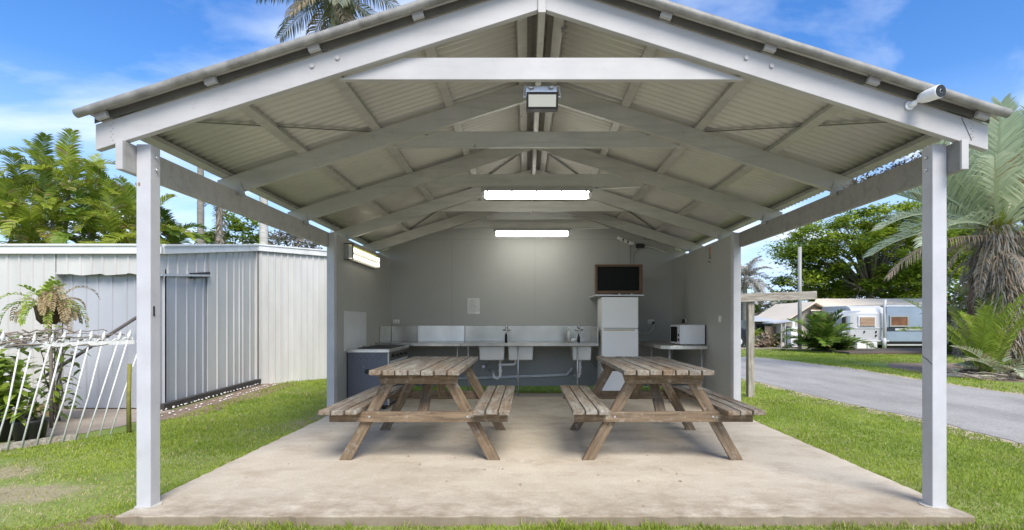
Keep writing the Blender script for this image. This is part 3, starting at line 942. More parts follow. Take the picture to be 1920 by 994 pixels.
dm = MB().box(mx0-0.022, mx0-0.001, my0+0.115, my1, mz0+0.002, mz1-0.002).build('door', M['silver'], mw, 0.003)
MB().box(mx0-0.0235, mx0-0.0222, my0+0.14, my1-0.03, mz0+0.03, mz1-0.03).build('door_window', M['screen'], dm)
pc = MB().box(mx0-0.022, mx0-0.001, my0, my0+0.112, mz0+0.002, mz1-0.002).build('control_panel', M['silver'], mw, 0.003)
for k, z in enumerate((0.93, 1.0)): MB().tube([(mx0-0.022, my0+0.055, z), (mx0-0.036, my0+0.055, z)], 0.018, 12).build('knob', M['black'], pc)
for y in (my0+0.04, my1-0.04):
    for x in (mx0+0.03, mx1-0.03): MB().tube([(x, y, 0.849), (x, y, mz0+0.002)], 0.012, 8).build('foot', M['black'], mw)
MB().box(mx1+0.0005, mx1+0.018, my0+0.01, my1-0.01, mz0+0.005, mz1-0.004).build('back_vent', M['black'], mw)

# ------------------------------------------------------------------ outlets, switch, notice
def outlet(loc, wall, label, plug=False):
    x, y, z = loc
    t = empty('power_outlet', loc, label, 'power outlet', 'power outlets on the walls')
    q = MB()
    if wall == 'back':
        q.box(x-0.058, x+0.058, y-0.012, y, z-0.036, z+0.036)
    else:
        q.box(x-0.012, x, y-0.058, y+0.058, z-0.036, z+0.036)
    q.build('plate', M['white_pl'], t, 0.004)
    for s_ in (-1, 1):
        q = MB()
        if wall == 'back': q.box(x+s_*0.028-0.010, x+s_*0.028+0.010, y-0.0145, y-0.0125, z-0.022, z-0.002)
        else: q.box(x-0.0145, x-0.0125, y+s_*0.028-0.010, y+s_*0.028+0.010, z-0.022, z-0.002)
        q.build('socket', M['lampbody'], t)
    if plug:
        q = MB()
        if wall == 'back': q.box(x+0.015, x+0.055, y-0.05, y-0.015, z-0.045, z+0.0)
        else: q.box(x-0.05, x-0.015, y-0.02, y+0.03, z-0.04, z+0.03)
        q.build('plug', M['black'], t, 0.004)
outlet((-2.35, YW-0.0005, 1.20), 'back', 'white power outlet on the back wall above the left end of the steel splashback')
outlet((2.25, YW-0.0005, 1.20), 'back', 'white power outlet with a black plug on the back wall right of the fridge', True)
outlet((XW1-0.0005, 8.72, 1.21), 'side', 'white power outlet with a plug on the right wall above the microwave', True)
q = MB(); q.tube([(2.29, 9.40, 1.16), (2.28, 9.38, 1.08), (2.20, 9.36, 1.0), (2.05, 9.3, 0.985), (1.92, 9.1, 1.02), (1.81, 8.9, 1.05)], 0.008, 8)
tag(q.build('cable', M['white_pl']), 'white fridge cable drooping from the outlet right of the fridge', 'cable')
q = MB(); q.box(XW1-0.012, XW1-0.0005, 7.11, 7.20, 1.19, 1.28)
sw = q.build('light_switch', M['white_pl'], bevel=0.004); tag(sw, 'square white light switch near the front edge of the right wall', 'switch')
MB().box(XW1-0.016, XW1-0.0125, 7.145, 7.165, 1.22, 1.25).build('rocker', M['white'], sw)
no = MB().box(-1.065, -0.843, YW-0.005, YW-0.0008, 1.34, 1.622).build('notice', M['paper'])
tag(no, 'sheet of paper in a clear sleeve with faded print pinned to the back wall', 'notice')
q = MB()
rr = random.Random(4)
zz_ = 1.585
for k in range(13):
    L = rr.uniform(0.09, 0.165) if k != 6 else 0.12
    q.box(-1.04, -1.04+L, YW-0.0058, YW-0.0051, zz_, zz_+(0.0035 if k != 6 else 0.006))
    zz_ -= 0.0165
q.build('printed_lines', M['ink'], no)
q = MB(); q.add([(-0.95, YW-0.006, 1.342), (-0.845, YW-0.006, 1.342), (-0.845, YW-0.014, 1.385), (-0.90, YW-0.008, 1.362)], [(0,1,2,3)])
q.build('curled_corner', M['white'], no)

# ------------------------------------------------------------------ lamps
def batten(name, cx, y, ztop, label, lit, group='tube lights under the roof'):
    t = empty(name, (cx, y, ztop), label, 'tube light', group)
    L = 0.635
    q = MB(); q.prism([(cx-L, ztop), (cx+L, ztop), (cx+L, ztop-0.045), (cx+L-0.012, ztop-0.055), (cx-L+0.012, ztop-0.055), (cx-L, ztop-0.045)], 'y', y-0.055, y+0.055)
    q.build('housing', M['lampbody'], t, 0.004)
    q = MB()
    prof = []
    for k in range(9):
        a = math.pi*k/8
        prof.append((y-0.055*math.cos(a)*1.0, ztop-0.056-0.075*math.sin(a)**0.7))
    # tapered ends
    V, F = [], []
    secs = [(-L+0.045, 0.9), (-L+0.06, 1.0), (L-0.06, 1.0), (L-0.045, 0.9)]
    for xx, s_ in secs:
        for (py, pz) in prof:
            V.append((cx+xx, y+(py-y)*(0.8+0.2*s_), ztop-0.056+(pz-ztop+0.056)*s_))
    n = len(prof)
    for i in range(len(secs)-1):
        for k in range(n-1): F.append((i*n+k, i*n+k+1, (i+1)*n+k+1, (i+1)*n+k))
        F.append((i*n+n-1, i*n, (i+1)*n, (i+1)*n+n-1))
    F.append(tuple(range(n))[::-1]); F.append(tuple((len(secs)-1)*n+k for k in range(n)))
    q.add(V, F, True)
    q.build('diffuser', lit, t)
    for sg_ in (-1, 1):
        MB().box(cx+sg_*(L-0.050), cx+sg_*(L-0.002), y-0.058, y+0.058, ztop-0.118, ztop-0.0565).build('end_cap', M['white_pl'], t, 0.018, 3)
    for k in range(5):
        x = cx-L+0.07+(2*L-0.14)*k/4
        MB().box(x-0.009, x+0.009, y-0.060, y-0.0555, ztop-0.062, ztop-0.042).build('clip', M['black'], t)
batten('tube_light', 0.118, 6.02, 2.744, 'lit tube light under the middle collar tie, nearer of the two facing the front', M['tube_on'])
batten('tube_light', 0.093, 8.66, 2.744, 'lit tube light further back, closest to the back wall', M['tube_on'])
q = MB(); q.tube([(0.76, 6.02, 2.72), (1.1, 6.0, 2.738), (1.30, 5.985, 2.738)], 0.008, 8)
tag(q.build('conduit', M['white_pl']), 'pale conduit running right from the nearer tube light', 'conduit')
q = MB(); q.tube([(0.73, 8.66, 2.72), (1.0, 8.64, 2.738), (1.35, 8.63, 2.738)], 0.008, 8)
tag(q.build('conduit', M['white_pl']), 'pale conduit running right from the tube light nearest the back wall', 'conduit')
# tube fitting on the left wall, tilted outwards
wlmp = empty('wall_tube_light', (-2.38, 7.6, 2.14), 'lit bare twin tube light fixed along the top of the left wall', 'tube light', 'tube lights under the roof')
q = MB()
ya, yb = 7.02, 8.34
q.prism([(XW0+0.001, 2.225), (XW0+0.055, 2.235), (XW0+0.055, 2.04), (XW0+0.001, 2.03)], 'y', ya, yb)
q.build('housing', M['lampbody'], wlmp, 0.003)
for z in (2.185, 2.09):
    MB().tube([(XW0+0.085, ya+0.03, z), (XW0+0.085, yb-0.03, z)], 0.022, 12).build('tube', M['tube_warm'], wlmp)
q = MB(); q.tube([(XW0+0.058, ya+0.02, 2.2375), (XW0+0.07, yb-0.02, 2.2375)], 0.006, 6)
q.build('yellow_edge', simple('yellow_edge', (0.55, 0.55, 0.08), 0.6), wlmp)
for y in (ya+0.005, yb-0.02):
    MB().box(XW0+0.056, XW0+0.11, y, y+0.02, 2.06, 2.22).build('tube_holder', M['white_pl'], wlmp, 0.003)
q = MB()
for dy in (0, 0.03):
    for zz_ in (2.03, 2.245): q.bar((XW0+0.002, ya-0.03+dy, zz_), (XW0+0.12, ya-0.03+dy, zz_), 0.006, 0.006)
    q.bar((XW0+0.12, ya-0.03+dy, 2.03), (XW0+0.12, ya-0.03+dy, 2.245), 0.006, 0.006, (0,1,0))
q.build('wire_guard', M['black'], wlmp)

# floodlight under the front collar tie
fl = empty('floodlight', (0.105, 3.43, 2.74), 'square black framed floodlight hanging under the front collar tie', 'floodlight')
q = MB(); q.box(-0.005, 0.20, 3.40, 3.47, 2.665, 2.735); q.build('housing', M['galv'], fl, 0.004)
q = MB()
yq = 3.405
for a in (0.0,):
    V = [(0.0, yq, 2.678), (0.208, yq, 2.678), (0.204, yq+0.05, 2.604), (0.004, yq+0.05, 2.604)]
q.prism([(3.385, 2.690), (3.470, 2.690), (3.500, 2.600), (3.430, 2.594)], 'x', 0.0, 0.207)
q.build('frame', M['black'], fl, 0.003)
q = MB()
e = 0.0015
def fp(t): # front face of the frame from top (3.385,2.690) to bottom (3.430,2.594)
    return (3.385+0.045*t-0.0022, 2.690-0.096*t-0.001)
a_, b_ = fp(0.17), fp(0.86)
q.add([(0.014, *a_), (0.193, *a_), (0.193, *b_), (0.014, *b_)], [(0, 3, 2, 1)])
q.add([(0.014, a_[0]+0.002, a_[1]), (0.193, a_[0]+0.002, a_[1]), (0.193, b_[0]+0.002, b_[1]), (0.014, b_[0]+0.002, b_[1])], [(0, 1, 2, 3)])
q.build('glass', M['led'], fl)
q = MB()
q.tube([(-0.018, 3.43, 2.668), (-0.012, 3.43, 2.74), (0.0, 3.41, 2.742)], 0.005, 6)
q.tube([(0.222, 3.43, 2.668), (0.216, 3.43, 2.74), (0.2, 3.41, 2.742)], 0.005, 6)
q.tube([(-0.020, 3.43, 2.672), (0.0, 3.43, 2.676)], 0.008, 8); q.tube([(0.224, 3.43, 2.672), (0.2, 3.43, 2.676)], 0.008, 8)
q.tube([(0.01, 3.39, 2.73), (0.025, 3.385, 2.715), (0.05, 3.39, 2.72)], 0.007, 6)
q.tube([(0.145, 3.39, 2.72), (0.175, 3.385, 2.72)], 0.009, 6)
q.build('bracket', M['galv'], fl)

# security camera on the right half of the front rafter
se = empty('security_camera', (2.41, 3.27, 2.56), 'white bullet security camera with black face on the right end of the front rafter', 'camera')
base = Vector((2.405, 3.288, 2.555))
q = MB()
q.tube([base, base+Vector((0, -0.012, 0))], 0.027, 16)
q.tube([base+Vector((0, -0.012, 0)), base+Vector((0.012, -0.035, 0.008)), base+Vector((0.03, -0.06, 0.022))], [0.017, 0.013, 0.012], 10)
q.ball(base+Vector((0.012, -0.028, 0.004)), 0.019, 10)
q.build('mount', M['white'], se)
ax = Vector((0.20, -0.95, -0.06)).normalized()
c0 = base+Vector((0.026, -0.052, 0.022))
q = MB()
q.tube([c0, c0+ax*0.015, c0+ax*0.05, c0+ax*0.13, c0+ax*0.137], [0.018, 0.030, 0.037, 0.040, 0.0375], 20)
q.build('body', M['white'], se)
MB().tube([c0+ax*0.1365, c0+ax*0.1395], 0.0362, 20).build('face', M['black'], se)
MB().tube([c0+ax*0.1393, c0+ax*0.1420], [0.012, 0.010], 14).build('lens', M['galv'], se)
MB().tube([c0+ax*0.1415, c0+ax*0.1432], 0.0085, 14).build('lens_glass', M['screen'], se)

# small sensor and wire up at the ridge on the right
q = MB(); q.box(0.245, 0.275, 3.66, 3.70, 3.245, 3.262); q.ball((0.26, 3.68, 3.24), 0.013, 8)
tag(q.build('roof_sensor', M['lampbody']), 'tiny dark fitting beside the ridge board near the gable peak', 'sensor')

# ------------------------------------------------------------------ vegetation builders
class Leafy:
    """collects leaf faces with a per leaf tint (0..1) and a dead flag, as numpy-friendly lists"""
    def __init__(s): s.v, s.f, s.t = [], [], []
    def quadstrip(s, pts, widths, side, tint, dead=0.0):
        n = len(s.v)
        for p, w_ in zip(pts, widths):
            s.v.append(p - side*w_); s.v.append(p + side*w_)
            s.t += [(tint, 0, dead)]*2
        for i in range(len(pts)-1):
            s.f.append((n+2*i, n+2*i+1, n+2*i+3, n+2*i+2))
    def tri(s, a, b, c, tint, dead=0.0):
        n = len(s.v); s.v += [a, b, c]; s.t += [(tint, 0, dead)]*3; s.f.append((n, n+1, n+2))
    def tube(s, pts, r0, r1, tint, dead, n=4):
        base = len(s.v); m = len(pts)
        for i, p in enumerate(pts):
            d = (pts[min(i+1, m-1)]-pts[max(i-1, 0)]).normalized()
            a = d.cross(Vector((0, 0, 1)))
            if a.length < 1e-3: a = Vector((1, 0, 0))
            a.normalize(); b = d.cross(a)
            r = r0+(r1-r0)*i/(m-1)
            for k in range(n):
                t = 2*math.pi*k/n
                s.v.append(p+(a*math.cos(t)+b*math.sin(t))*r); s.t.append((tint, 0, dead))
        for i in range(m-1):
            for k in range(n):
                s.f.append((base+i*n+k, base+i*n+(k+1) % n, base+(i+1)*n+(k+1) % n, base+(i+1)*n+k))
    def build(s, name, mat_, parent=None, origin=None):
        me = bpy.data.meshes.new(name)
        base = worldloc(parent) if parent is not None else (origin or Vector((0,0,0)))
        me.from_pydata([tuple(p-base) for p in s.v], [], s.f)
        ca = me.color_attributes.new("tint", 'FLOAT_COLOR', 'POINT')
        arr = np.zeros((len(s.v), 4), dtype=np.float32); arr[:, :3] = np.array(s.t, dtype=np.float32); arr[:, 3] = 1
        ca.data.foreach_set("color", arr.ravel())
        me.materials.append(mat_)
        o = bpy.data.objects.new(name, me); COL.objects.link(o)
        if parent is not None: o.parent = parent
        else: o.location = base
        return o

UP = Vector((0, 0, 1))
def frond(L, rr, base, az, el, length, droop, leaf, n=26, w=0.014, vshape=0.5, hang=0.35, tint=0.5, dead=0.0, bare=0.12, rad=0.016, wind=None, stemtint=None, twist=0.0):
    """feather palm frond: arching rachis with paired leaflets"""
    d = Vector((math.sin(az)*math.cos(el), math.cos(az)*math.cos(el), math.sin(el)))
    side = d.cross(UP)
    if side.length < 0.05: side = Vector((math.cos(az), -math.sin(az), 0))
    side.normalize()
    N = 10
    pts = [Vector(base)]; dirs = [d.copy()]
    cur = d.copy()
    for i in range(N):
        t = (i+1)/N
        cur = cur + Vector((0, 0, -1))*droop*(0.4+1.4*t)/N
        if wind is not None: cur = cur + wind*t/N
        cur.normalize()
        pts.append(pts[-1]+cur*length/N); dirs.append(cur.copy())
    L.tube(pts, rad, rad*0.25, stemtint if stemtint is not None else min(1, tint+0.25), dead, 3)
    for k in range(n):
        t = bare+(1-bare)*(k+0.5)/n
        x = t*N; i = min(int(x), N-1); f = x-i
        p = pts[i].lerp(pts[i+1], f); dd = dirs[i].lerp(dirs[i+1], f).normalized()
        sd = dd.cross(UP)
        if sd.length < 0.1: sd = side
        sd = sd.normalized()
        if twist: sd = (Matrix.Rotation(twist*t, 3, dd) @ sd)
        nrm = sd.cross(dd).normalized()
        ll = leaf*(math.sin(math.pi*(0.12+0.83*t))**0.6)*rr.uniform(0.85, 1.1)
        for sg in (-1, 1):
            fw = 0.45+0.7*t+rr.uniform(-0.12, 0.12)
            ld = (sd*sg + dd*fw + nrm*(vshape+rr.uniform(-0.15, 0.15))).normalized()
            h = hang*rr.uniform(0.7, 1.4)
            p1 = p+ld*ll*0.5
            ld2 = (ld+Vector((0, 0, -1))*h*1.0).normalized()
            p2 = p1+ld2*ll*0.30
            ld3 = (ld2+Vector((0, 0, -1))*h*1.3).normalized()
            p3 = p2+ld3*ll*0.25
            ws = dd.cross(ld).cross(ld)
            ws = (dd - ld*dd.dot(ld)).normalized()*0.8+nrm*rr.uniform(-0.5, 0.5)
            ws.normalize()
            tn = min(1, max(0, tint+rr.uniform(-0.22, 0.22)))
            de = 1.0 if rr.random() < dead else 0.0
            L.quadstrip([p, p1, p2, p3], [w*0.5, w, w*0.75, w*0.1], ws, tn, de)

M['leaf_gold'] = leafmat('golden_cane_leaf', (0.10, 0.16, 0.02), (0.43, 0.49, 0.06), 0.48, 0.4, (0.30, 0.22, 0.10))
M['leaf_dark'] = leafmat('dark_leaf', (0.05, 0.10, 0.014), (0.20, 0.30, 0.04), 0.35, 0.4, (0.26, 0.19, 0.09))
M['leaf_silver'] = leafmat('grey_green_frond', (0.36, 0.43, 0.28), (0.64, 0.70, 0.50), 0.35, 0.5, (0.40, 0.29, 0.18))
M['leaf_grey'] = leafmat('greyed_frond', (0.20, 0.195, 0.17), (0.42, 0.40, 0.35), 0.25, 0.6, (0.40, 0.31, 0.22))
M['leaf_dusk'] = leafmat('blue_grey_frond', (0.09, 0.11, 0.085), (0.22, 0.25, 0.16), 0.25, 0.6, (0.30, 0.24, 0.16))
M['leaf_tree'] = leafmat('tree_leaf', (0.10, 0.17, 0.018), (0.36, 0.45, 0.045), 0.4, 0.4, (0.2, 0.13, 0.07))
M['leaf_house'] = leafmat('broad_leaf', (0.09, 0.16, 0.02), (0.36, 0.46, 0.06), 0.4, 0.35, (0.42, 0.32, 0.17))

def trunk_mb(p0, p1, r0, r1, bend=0.1, n=10, seed=0, rings=True):
    rr = random.Random(seed)
    p0, p1 = Vector(p0), Vector(p1)
    bx, by = rr.uniform(-bend, bend), rr.uniform(-bend, bend)
    P, Rs = [], []
    m = 14
    for i in range(m+1):
        t = i/m
        q = p0.lerp(p1, t)+Vector((bx, by, 0))*math.sin(math.pi*t)
        P.append(q)
        r = r0+(r1-r0)*t
        if i == 0: r *= 1.25
        Rs.append(r*(1+(0.05 if i % 2 else -0.04 if rings else 0)))
    q = MB(); q.tube(P, Rs, n)
    return q

def palm(loc, crown_z, label, group=None, mat_='leaf_gold', nf=14, fl=2.0, leaf=0.5, r=0.07, seed=0, lean=(0, 0), wind=None, stems=None, cat='palm', w=0.018, n=24,
         elr=(0.1, 1.35), droop=(0.9, 1.5), tint=(0.25, 0.85), dead=0.05, bark='bark', hang=0.35, name='palm_tree', vshape=0.5):
    rr = random.Random(seed)
    t = empty(name, loc, label, cat, group)
    base = Vector(loc); top = Vector((loc[0]+lean[0], loc[1]+lean[1], crown_z))
    trunk_mb(base, top, r*1.15, r*0.8, 0.12, 9, seed).build('trunk', M[bark], t)
    L = Leafy()
    for i in range(nf):
        az = 2*math.pi*(i*0.382)+rr.uniform(-0.25, 0.25)
        k = (i+0.5)/nf
        el = elr[0]+(elr[1]-elr[0])*k + rr.uniform(-0.15, 0.15)
        frond(L, rr, top+Vector((0, 0, -0.25*(1-k))), az, el, fl*rr.uniform(0.8, 1.1), rr.uniform(*droop), leaf, n=n, w=w,
              tint=rr.uniform(*tint), dead=dead if k > 0.2 else min(1, dead*5), wind=wind, hang=hang, rad=0.018*fl/2, vshape=vshape)
    L.build('crown', M[mat_], t)
    return t

# ------------------------------------------------------------------ tin shed on the left
shed = empty('tin_shed', (-6.5, 9.5, GZ), 'long pale ribbed metal shed with a white fascia left of the shelter', 'shed')
M['shedw'] = simple('white_ribbed_sheet', (0.54, 0.53, 0.50), 0.5, 0.0, 0.14, 2.2, 0.03, (0.50, 0.44, 0.33), 0.45, stretch=(1, 1, 0.25))
M['shedb'] = simple('blue_grey_ribbed_sheet', (0.42, 0.43, 0.455), 0.45, 0.1, 0.12, 1.6, 0.03, (0.55, 0.57, 0.60), 0.5, stretch=(1, 1, 0.3))
M['fascia'] = simple('white_fascia', (0.66, 0.66, 0.64), 0.5, 0, 0.12, 6, 0.05, (0.30, 0.27, 0.22), 0.5, stretch=(0.3, 1, 1))

def ribbed(p, q_, z0f, z1f, pitch, name, mt, rib=0.015, thick=0.012, out=None, botwave=0.0, seed=0, irregular=0.0):
    """vertical ribbed sheet between plan points p and q_ ; rib profile is real geometry"""
    rr = random.Random(seed)
    p, q_ = Vector((*p, 0)), Vector((*q_, 0))
    d = q_-p; L = d.length; d.normalize()
    nrm = Vector((d.y, -d.x, 0))           # faces the viewer side
    prof = []
    x = 0.0
    while x < L:
        pt = pitch*(1+rr.uniform(-irregular, irregular))
        pan = max(0.03, pt-0.05)
        prof += [(x, 0.0), (min(L, x+pan), 0.0), (min(L, x+pan+0.010), rib), (min(L, x+pan+0.032), rib), (min(L, x+pan+0.042), 0.0)]
        x += pt
    prof.append((L, 0.0))
    V, F = [], []
    n = len(prof)
    for a, h in prof:
        bw = botwave*(math.sin(a*14)+0.6*math.sin(a*31+1)+rr.uniform(-0.5, 0.5)) if botwave else 0
        t = a/L
        c = p+d*a+nrm*h; c2 = p+d*a+nrm*(h-thick)
        for cc in (c, c2):
            V.append((cc.x, cc.y, z0f(t)+bw)); V.append((cc.x, cc.y, z1f(t)))
    for i in range(n-1):
        a = 4*i; b_ = 4*(i+1)
        F += [(a, b_, b_+1, a+1), (a+2, a+3, b_+3, b_+2), (a, a+2, b_+2, b_), (a+1, b_+1, b_+3, a+3)]
    F += [(0, 1, 3, 2), (4*(n-1), 4*(n-1)+2, 4*(n-1)+3, 4*(n-1)+1)]
    m_ = MB(); m_.add(V, F)
    return m_.build(name, M[mt], shed)
G0 = lambda t: GZ-0.05
A0, A1 = (-9.2, 7.4), (-5.20, 7.4)
B1 = (-5.42, 10.45)
C1 = (-3.0, 12.75)
zA, zB, zC = 2.22, 2.68, 2.70
# front face: full height left of the recess, short above it
ribbed(A0, (-6.66, 7.4), G0, lambda t: zA-0.06, 0.172, 'front_cladding', 'shedw', seed=1, irregular=0.1)
ribbed((-6.655, 7.4), A1, lambda t: 1.865, lambda t: zA-0.06, 0.172, 'front_cladding', 'shedw', botwave=0.010, seed=2, irregular=0.1)
ribbed((-6.66, 7.52), (-5.19, 7.52), lambda t: GZ+0.02, lambda t: 1.95, 0.19, 'door_sheet', 'shedb', 0.016, seed=3, irregular=0.35)
q = MB(); q.box(-6.67, -6.655, 7.38, 7.53, GZ, 1.90); q.build('door_jamb', M['shedw'], shed)
def mid(a, b_, t): return (a[0]+(b_[0]-a[0])*t, a[1]+(b_[1]-a[1])*t)
tdoor = 0.42
pd = mid(A1, B1, tdoor)
ribbed((A1[0]-0.03, A1[1]), (pd[0]-0.03, pd[1]), G0, lambda t: 1.86+0.10*t+0.02, 0.30, 'door_sheet', 'shedb', 0.014, seed=4, irregular=0.3)
ribbed(A1, pd, lambda t: 1.86+0.13*t, lambda t: zA+(zB-zA)*tdoor*t-0.06, 0.22, 'side_cladding', 'shedw', seed=5, irregular=0.2)
ribbed(pd, B1, lambda t: GZ+0.10, lambda t: zA+(zB-zA)*(tdoor+(1-tdoor)*t)-0.06, 0.26, 'side_cladding', 'shedw', seed=6, irregular=0.45)
ribbed(B1, C1, G0, lambda t: zB+(zC-zB)*t-0.06, 0.13, 'end_cladding', 'shedw', 0.022, seed=7)
# dark gap and rail over the sliding door on the side
q = MB()
e0, e1 = mid(A1, B1, 0.25), mid(A1, B1, 0.43)
q.bar((e0[0]+0.010, e0[1], 1.915), (e1[0]+0.010, e1[1], 1.985), 0.03, 0.085)
q.build('door_gap', M['black'], shed)
q = MB()
q.bar((A1[0]+0.03, A1[1], 1.86), (e1[0]+0.045, e1[1], 1.965), 0.02, 0.03); q.build('door_rail', M['galv'], shed)
# fascia boards
def fasc(a, b_, za, zb_, nm='fascia'):
    d = Vector((b_[0]-a[0], b_[1]-a[1], 0)).normalized(); nrm = Vector((d.y, -d.x, 0))
    o_ = nrm*0.05
    q = MB(); q.bar((a[0]+o_.x, a[1]+o_.y, za), (b_[0]+o_.x, b_[1]+o_.y, zb_), 0.035, 0.135)
    q.bar((a[0]+o_.x*1.4, a[1]+o_.y*1.4, za+0.055), (b_[0]+o_.x*1.4, b_[1]+o_.y*1.4, zb_+0.055), 0.03, 0.03)
    q.build(nm, M['fascia'], shed, 0.003)
fasc(A0, (A1[0]+0.07, A1[1]), zA, zA); fasc(A1, B1, zA+0.004, zB); fasc((B1[0]-0.03, B1[1]-0.03), C1, zB, zC)
# dark expanded joint where the two side walls meet, and the base plate
MB().box(B1[0]-0.02, B1[0]+0.055, B1[1]-0.03, B1[1]+0.005, GZ, zB-0.06).build('corner_flashing', M['shedw'], shed)
MB().box(B1[0]+0.056, B1[0]+0.064, B1[1]-0.02, B1[1]+0.0, GZ, zB-0.06).build('corner_gap', M['black'], shed)
q = MB()
q.bar((A1[0]+0.06, A1[1]-0.05, GZ+0.03), (B1[0]+0.07, B1[1], GZ+0.05), 0.09, 0.13); q.build('base_plinth', simple('dark_plinth', (0.05, 0.045, 0.04), 0.8, 0, 0.3, 8, 0.3), shed)
# roof and rear walls close the volume
q = MB()
V = [(A0[0], A0[1]-0.02, zA+0.03), (A1[0]+0.03, A1[1]-0.02, zA+0.03), (B1[0]+0.05, B1[1], zB+0.03), (C1[0], C1[1], zC+0.03), (C1[0], 13.1, zC+0.1), (A0[0], 13.1, zC+0.1)]
q.add(V+[(a, b_, c-0.02) for a, b_, c in V], [(0,1,2), (0,2,5), (2,3,4), (2,4,5), (8,7,6), (11,8,6), (10,9,8), (11,10,8)] + [(i, i+6, (i+1) % 6+6, (i+1) % 6) for i in range(6)])
q.build('roof', M['galv'], shed)
MB().box(A0[0], C1[0], 13.04, 13.09, GZ, zC).build('rear_wall', M['shedw'], shed)
MB().box(A0[0]-0.03, A0[0], 7.42, 13.04, GZ, zA).build('rear_wall', M['shedw'], shed)

# pale paved apron between shed and fence, dirt strip, plinth pebbles
def patch(name, poly, z, mt, seed=0, amp=0.03, sub=6):
    rr = random.Random(seed); P = []
    for i in range(len(poly)):
        a, b_ = poly[i], poly[(i+1) % len(poly)]
        for k in range(sub):
            t = k/sub
            P.append((a[0]+(b_[0]-a[0])*t+rr.uniform(-amp, amp), a[1]+(b_[1]-a[1])*t+rr.uniform(-amp, amp), z))
    q = MB(); q.add(P, [tuple(range(len(P)))])
    return tag(q.build(name, mt), kind='structure')
M['apron'] = simple('brown_concrete', (0.38, 0.31, 0.24), 0.9, 0, 0.2, 3, 0.2, (0.22, 0.17, 0.12), 0.6)
patch('shed_apron', [(-9.2, 5.2), (-5.15, 5.55), (-4.85, 6.3), (-5.0, 7.35), (-5.2, 7.52), (-9.2, 7.52)], GZ+0.005, M['apron'], 1)
patch('dirt_strip', [(-5.12, 7.3), (-4.7, 6.5), (-4.35, 7.2), (-4.5, 9.0), (-4.75, 10.7), (-5.33, 10.6)], GZ+0.004, M['dirt'], 2, 0.08)
patch('dirt_patch', [(-3.0, 3.15), (-2.6, 3.0), (-2.5, 3.2), (-2.54, 3.38), (-2.75, 3.42)], GZ+0.004, M['dirt'], 3, 0.03)
rr = random.Random(8)
peb = MB()
for row in range(3):
    n = 46
    for k in range(n):
        t = (k+rr.uniform(-0.3, 0.3))/n
        y = 6.9+t*3.6; x = -4.96-0.28*t+row*0.13+rr.uniform(-0.025, 0.025)
        if row and rr.random() < 0.45: continue
        r = rr.uniform(0.010, 0.019)
        peb.ball((x, y, GZ+0.012+r*0.5+(0.03 if row == 0 else 0)), r, 6, (1.2, 1, 0.7))
tag(peb.build('pebbles', simple('white_pebble', (0.62, 0.58, 0.54), 0.8)), kind='stuff', label='scattered white pebbles in the dirt along the foot of the shed', cat='pebbles')

# ------------------------------------------------------------------ leaning spear fence
F0, F1 = Vector((-5.30, 4.75, 0)), Vector((-4.47, 6.02, 0))
fe = empty('picket_fence', (-5.0, 5.3, GZ), 'low white spear topped iron fence leaning sideways beside the shed', 'fence')
fd = (F1-F0); fL = fd.length; fd.normalize()
rr = random.Random(12)
def fpnt(s_, z): return Vector((F0.x+fd.x*s_, F0.y+fd.y*s_, z))
npk = 15
for k in range(npk):
    s0 = -0.20+k*0.104+rr.uniform(-0.010, 0.010)
    lean = 0.13+0.011*k+rr.uniform(-0.035, 0.035)
    hz_ = 1.075+rr.uniform(-0.02, 0.02)
    top_s = s0+lean
    bd = rr.uniform(-0.015, 0.015)
    P = [fpnt(s0, GZ), fpnt(s0+lean*0.45+bd, GZ+0.45), fpnt(top_s, GZ+hz_-0.03)]
    off = Vector((fd.y, -fd.x, 0))*rr.uniform(-0.015, 0.015)
    P[1] += off
    q = MB(); q.tube(P, 0.0085, 6)
    pk = q.build('picket', M['iron'], fe)
    if top_s < 1.60:
        tp = P[2]; dd = (P[2]-P[1]).normalized()
        q = MB()
        q.tube([tp, tp+dd*0.02, tp+dd*0.055, tp+dd*0.12], [0.009, 0.012, 0.024, 0.001], 6)
        for sg in (-1, 1):
            c = tp+dd*0.005
            q.tube([c, c+fd*sg*0.028+dd*0.024, c+fd*sg*0.050+dd*0.004, c+fd*sg*0.040-dd*0.018], 0.0075, 5)
        q.build('spear_top', M['iron'], pk)
q = MB(); q.bar(fpnt(-0.4, 0.955), fpnt(fL-0.04, 0.965), 0.012, 0.045); q.build('top_rail', M['iron'], fe)
q = MB(); q.bar(fpnt(-0.4, GZ+0.04)+Vector((0,0.03,0)), fpnt(0.95, GZ+0.03)+Vector((0,0.03,0)), 0.02, 0.08)
tag(q.build('edging_board', M['oldwood']), 'low grey board lying at the foot of the spear fence', 'board')
# mossy stake beside the fence end
q = MB(); q.tube([(-4.50, 5.92, GZ), (-4.505, 5.92, 0.35), (-4.50, 5.93, 0.72)], [0.024, 0.022, 0.020], 8)
tag(q.build('garden_stake', simple('mossy_wood', (0.22, 0.21, 0.05), 0.95, 0, 0.3, 20, 0.5, (0.30, 0.14, 0.06), 0.7)), 'mossy yellow green stake behind the left front post', 'stake')
# dark pole leaning against the shed front
q = MB(); q.tube([(-6.45, 6.9, 0.42), (-5.44, 7.30, 1.26)], 0.022, 8)
tag(q.build('leaning_pole', simple('dark_pole', (0.10, 0.09, 0.08), 0.8, 0, 0.3)), 'dark slanting pole behind the spear fence', 'pole')

def stick(q, a, b_, r, rr, n=6, wob=0.05):
    a, b_ = Vector(a), Vector(b_)
    P = [a.lerp(b_, i/n)+Vector((rr.uniform(-wob, wob), rr.uniform(-wob, wob), rr.uniform(-wob, wob)))*(1 if 0 < i < n else 0) for i in range(n+1)]
    q.tube(P, [r*(1-0.6*i/n) for i in range(n+1)], 5)
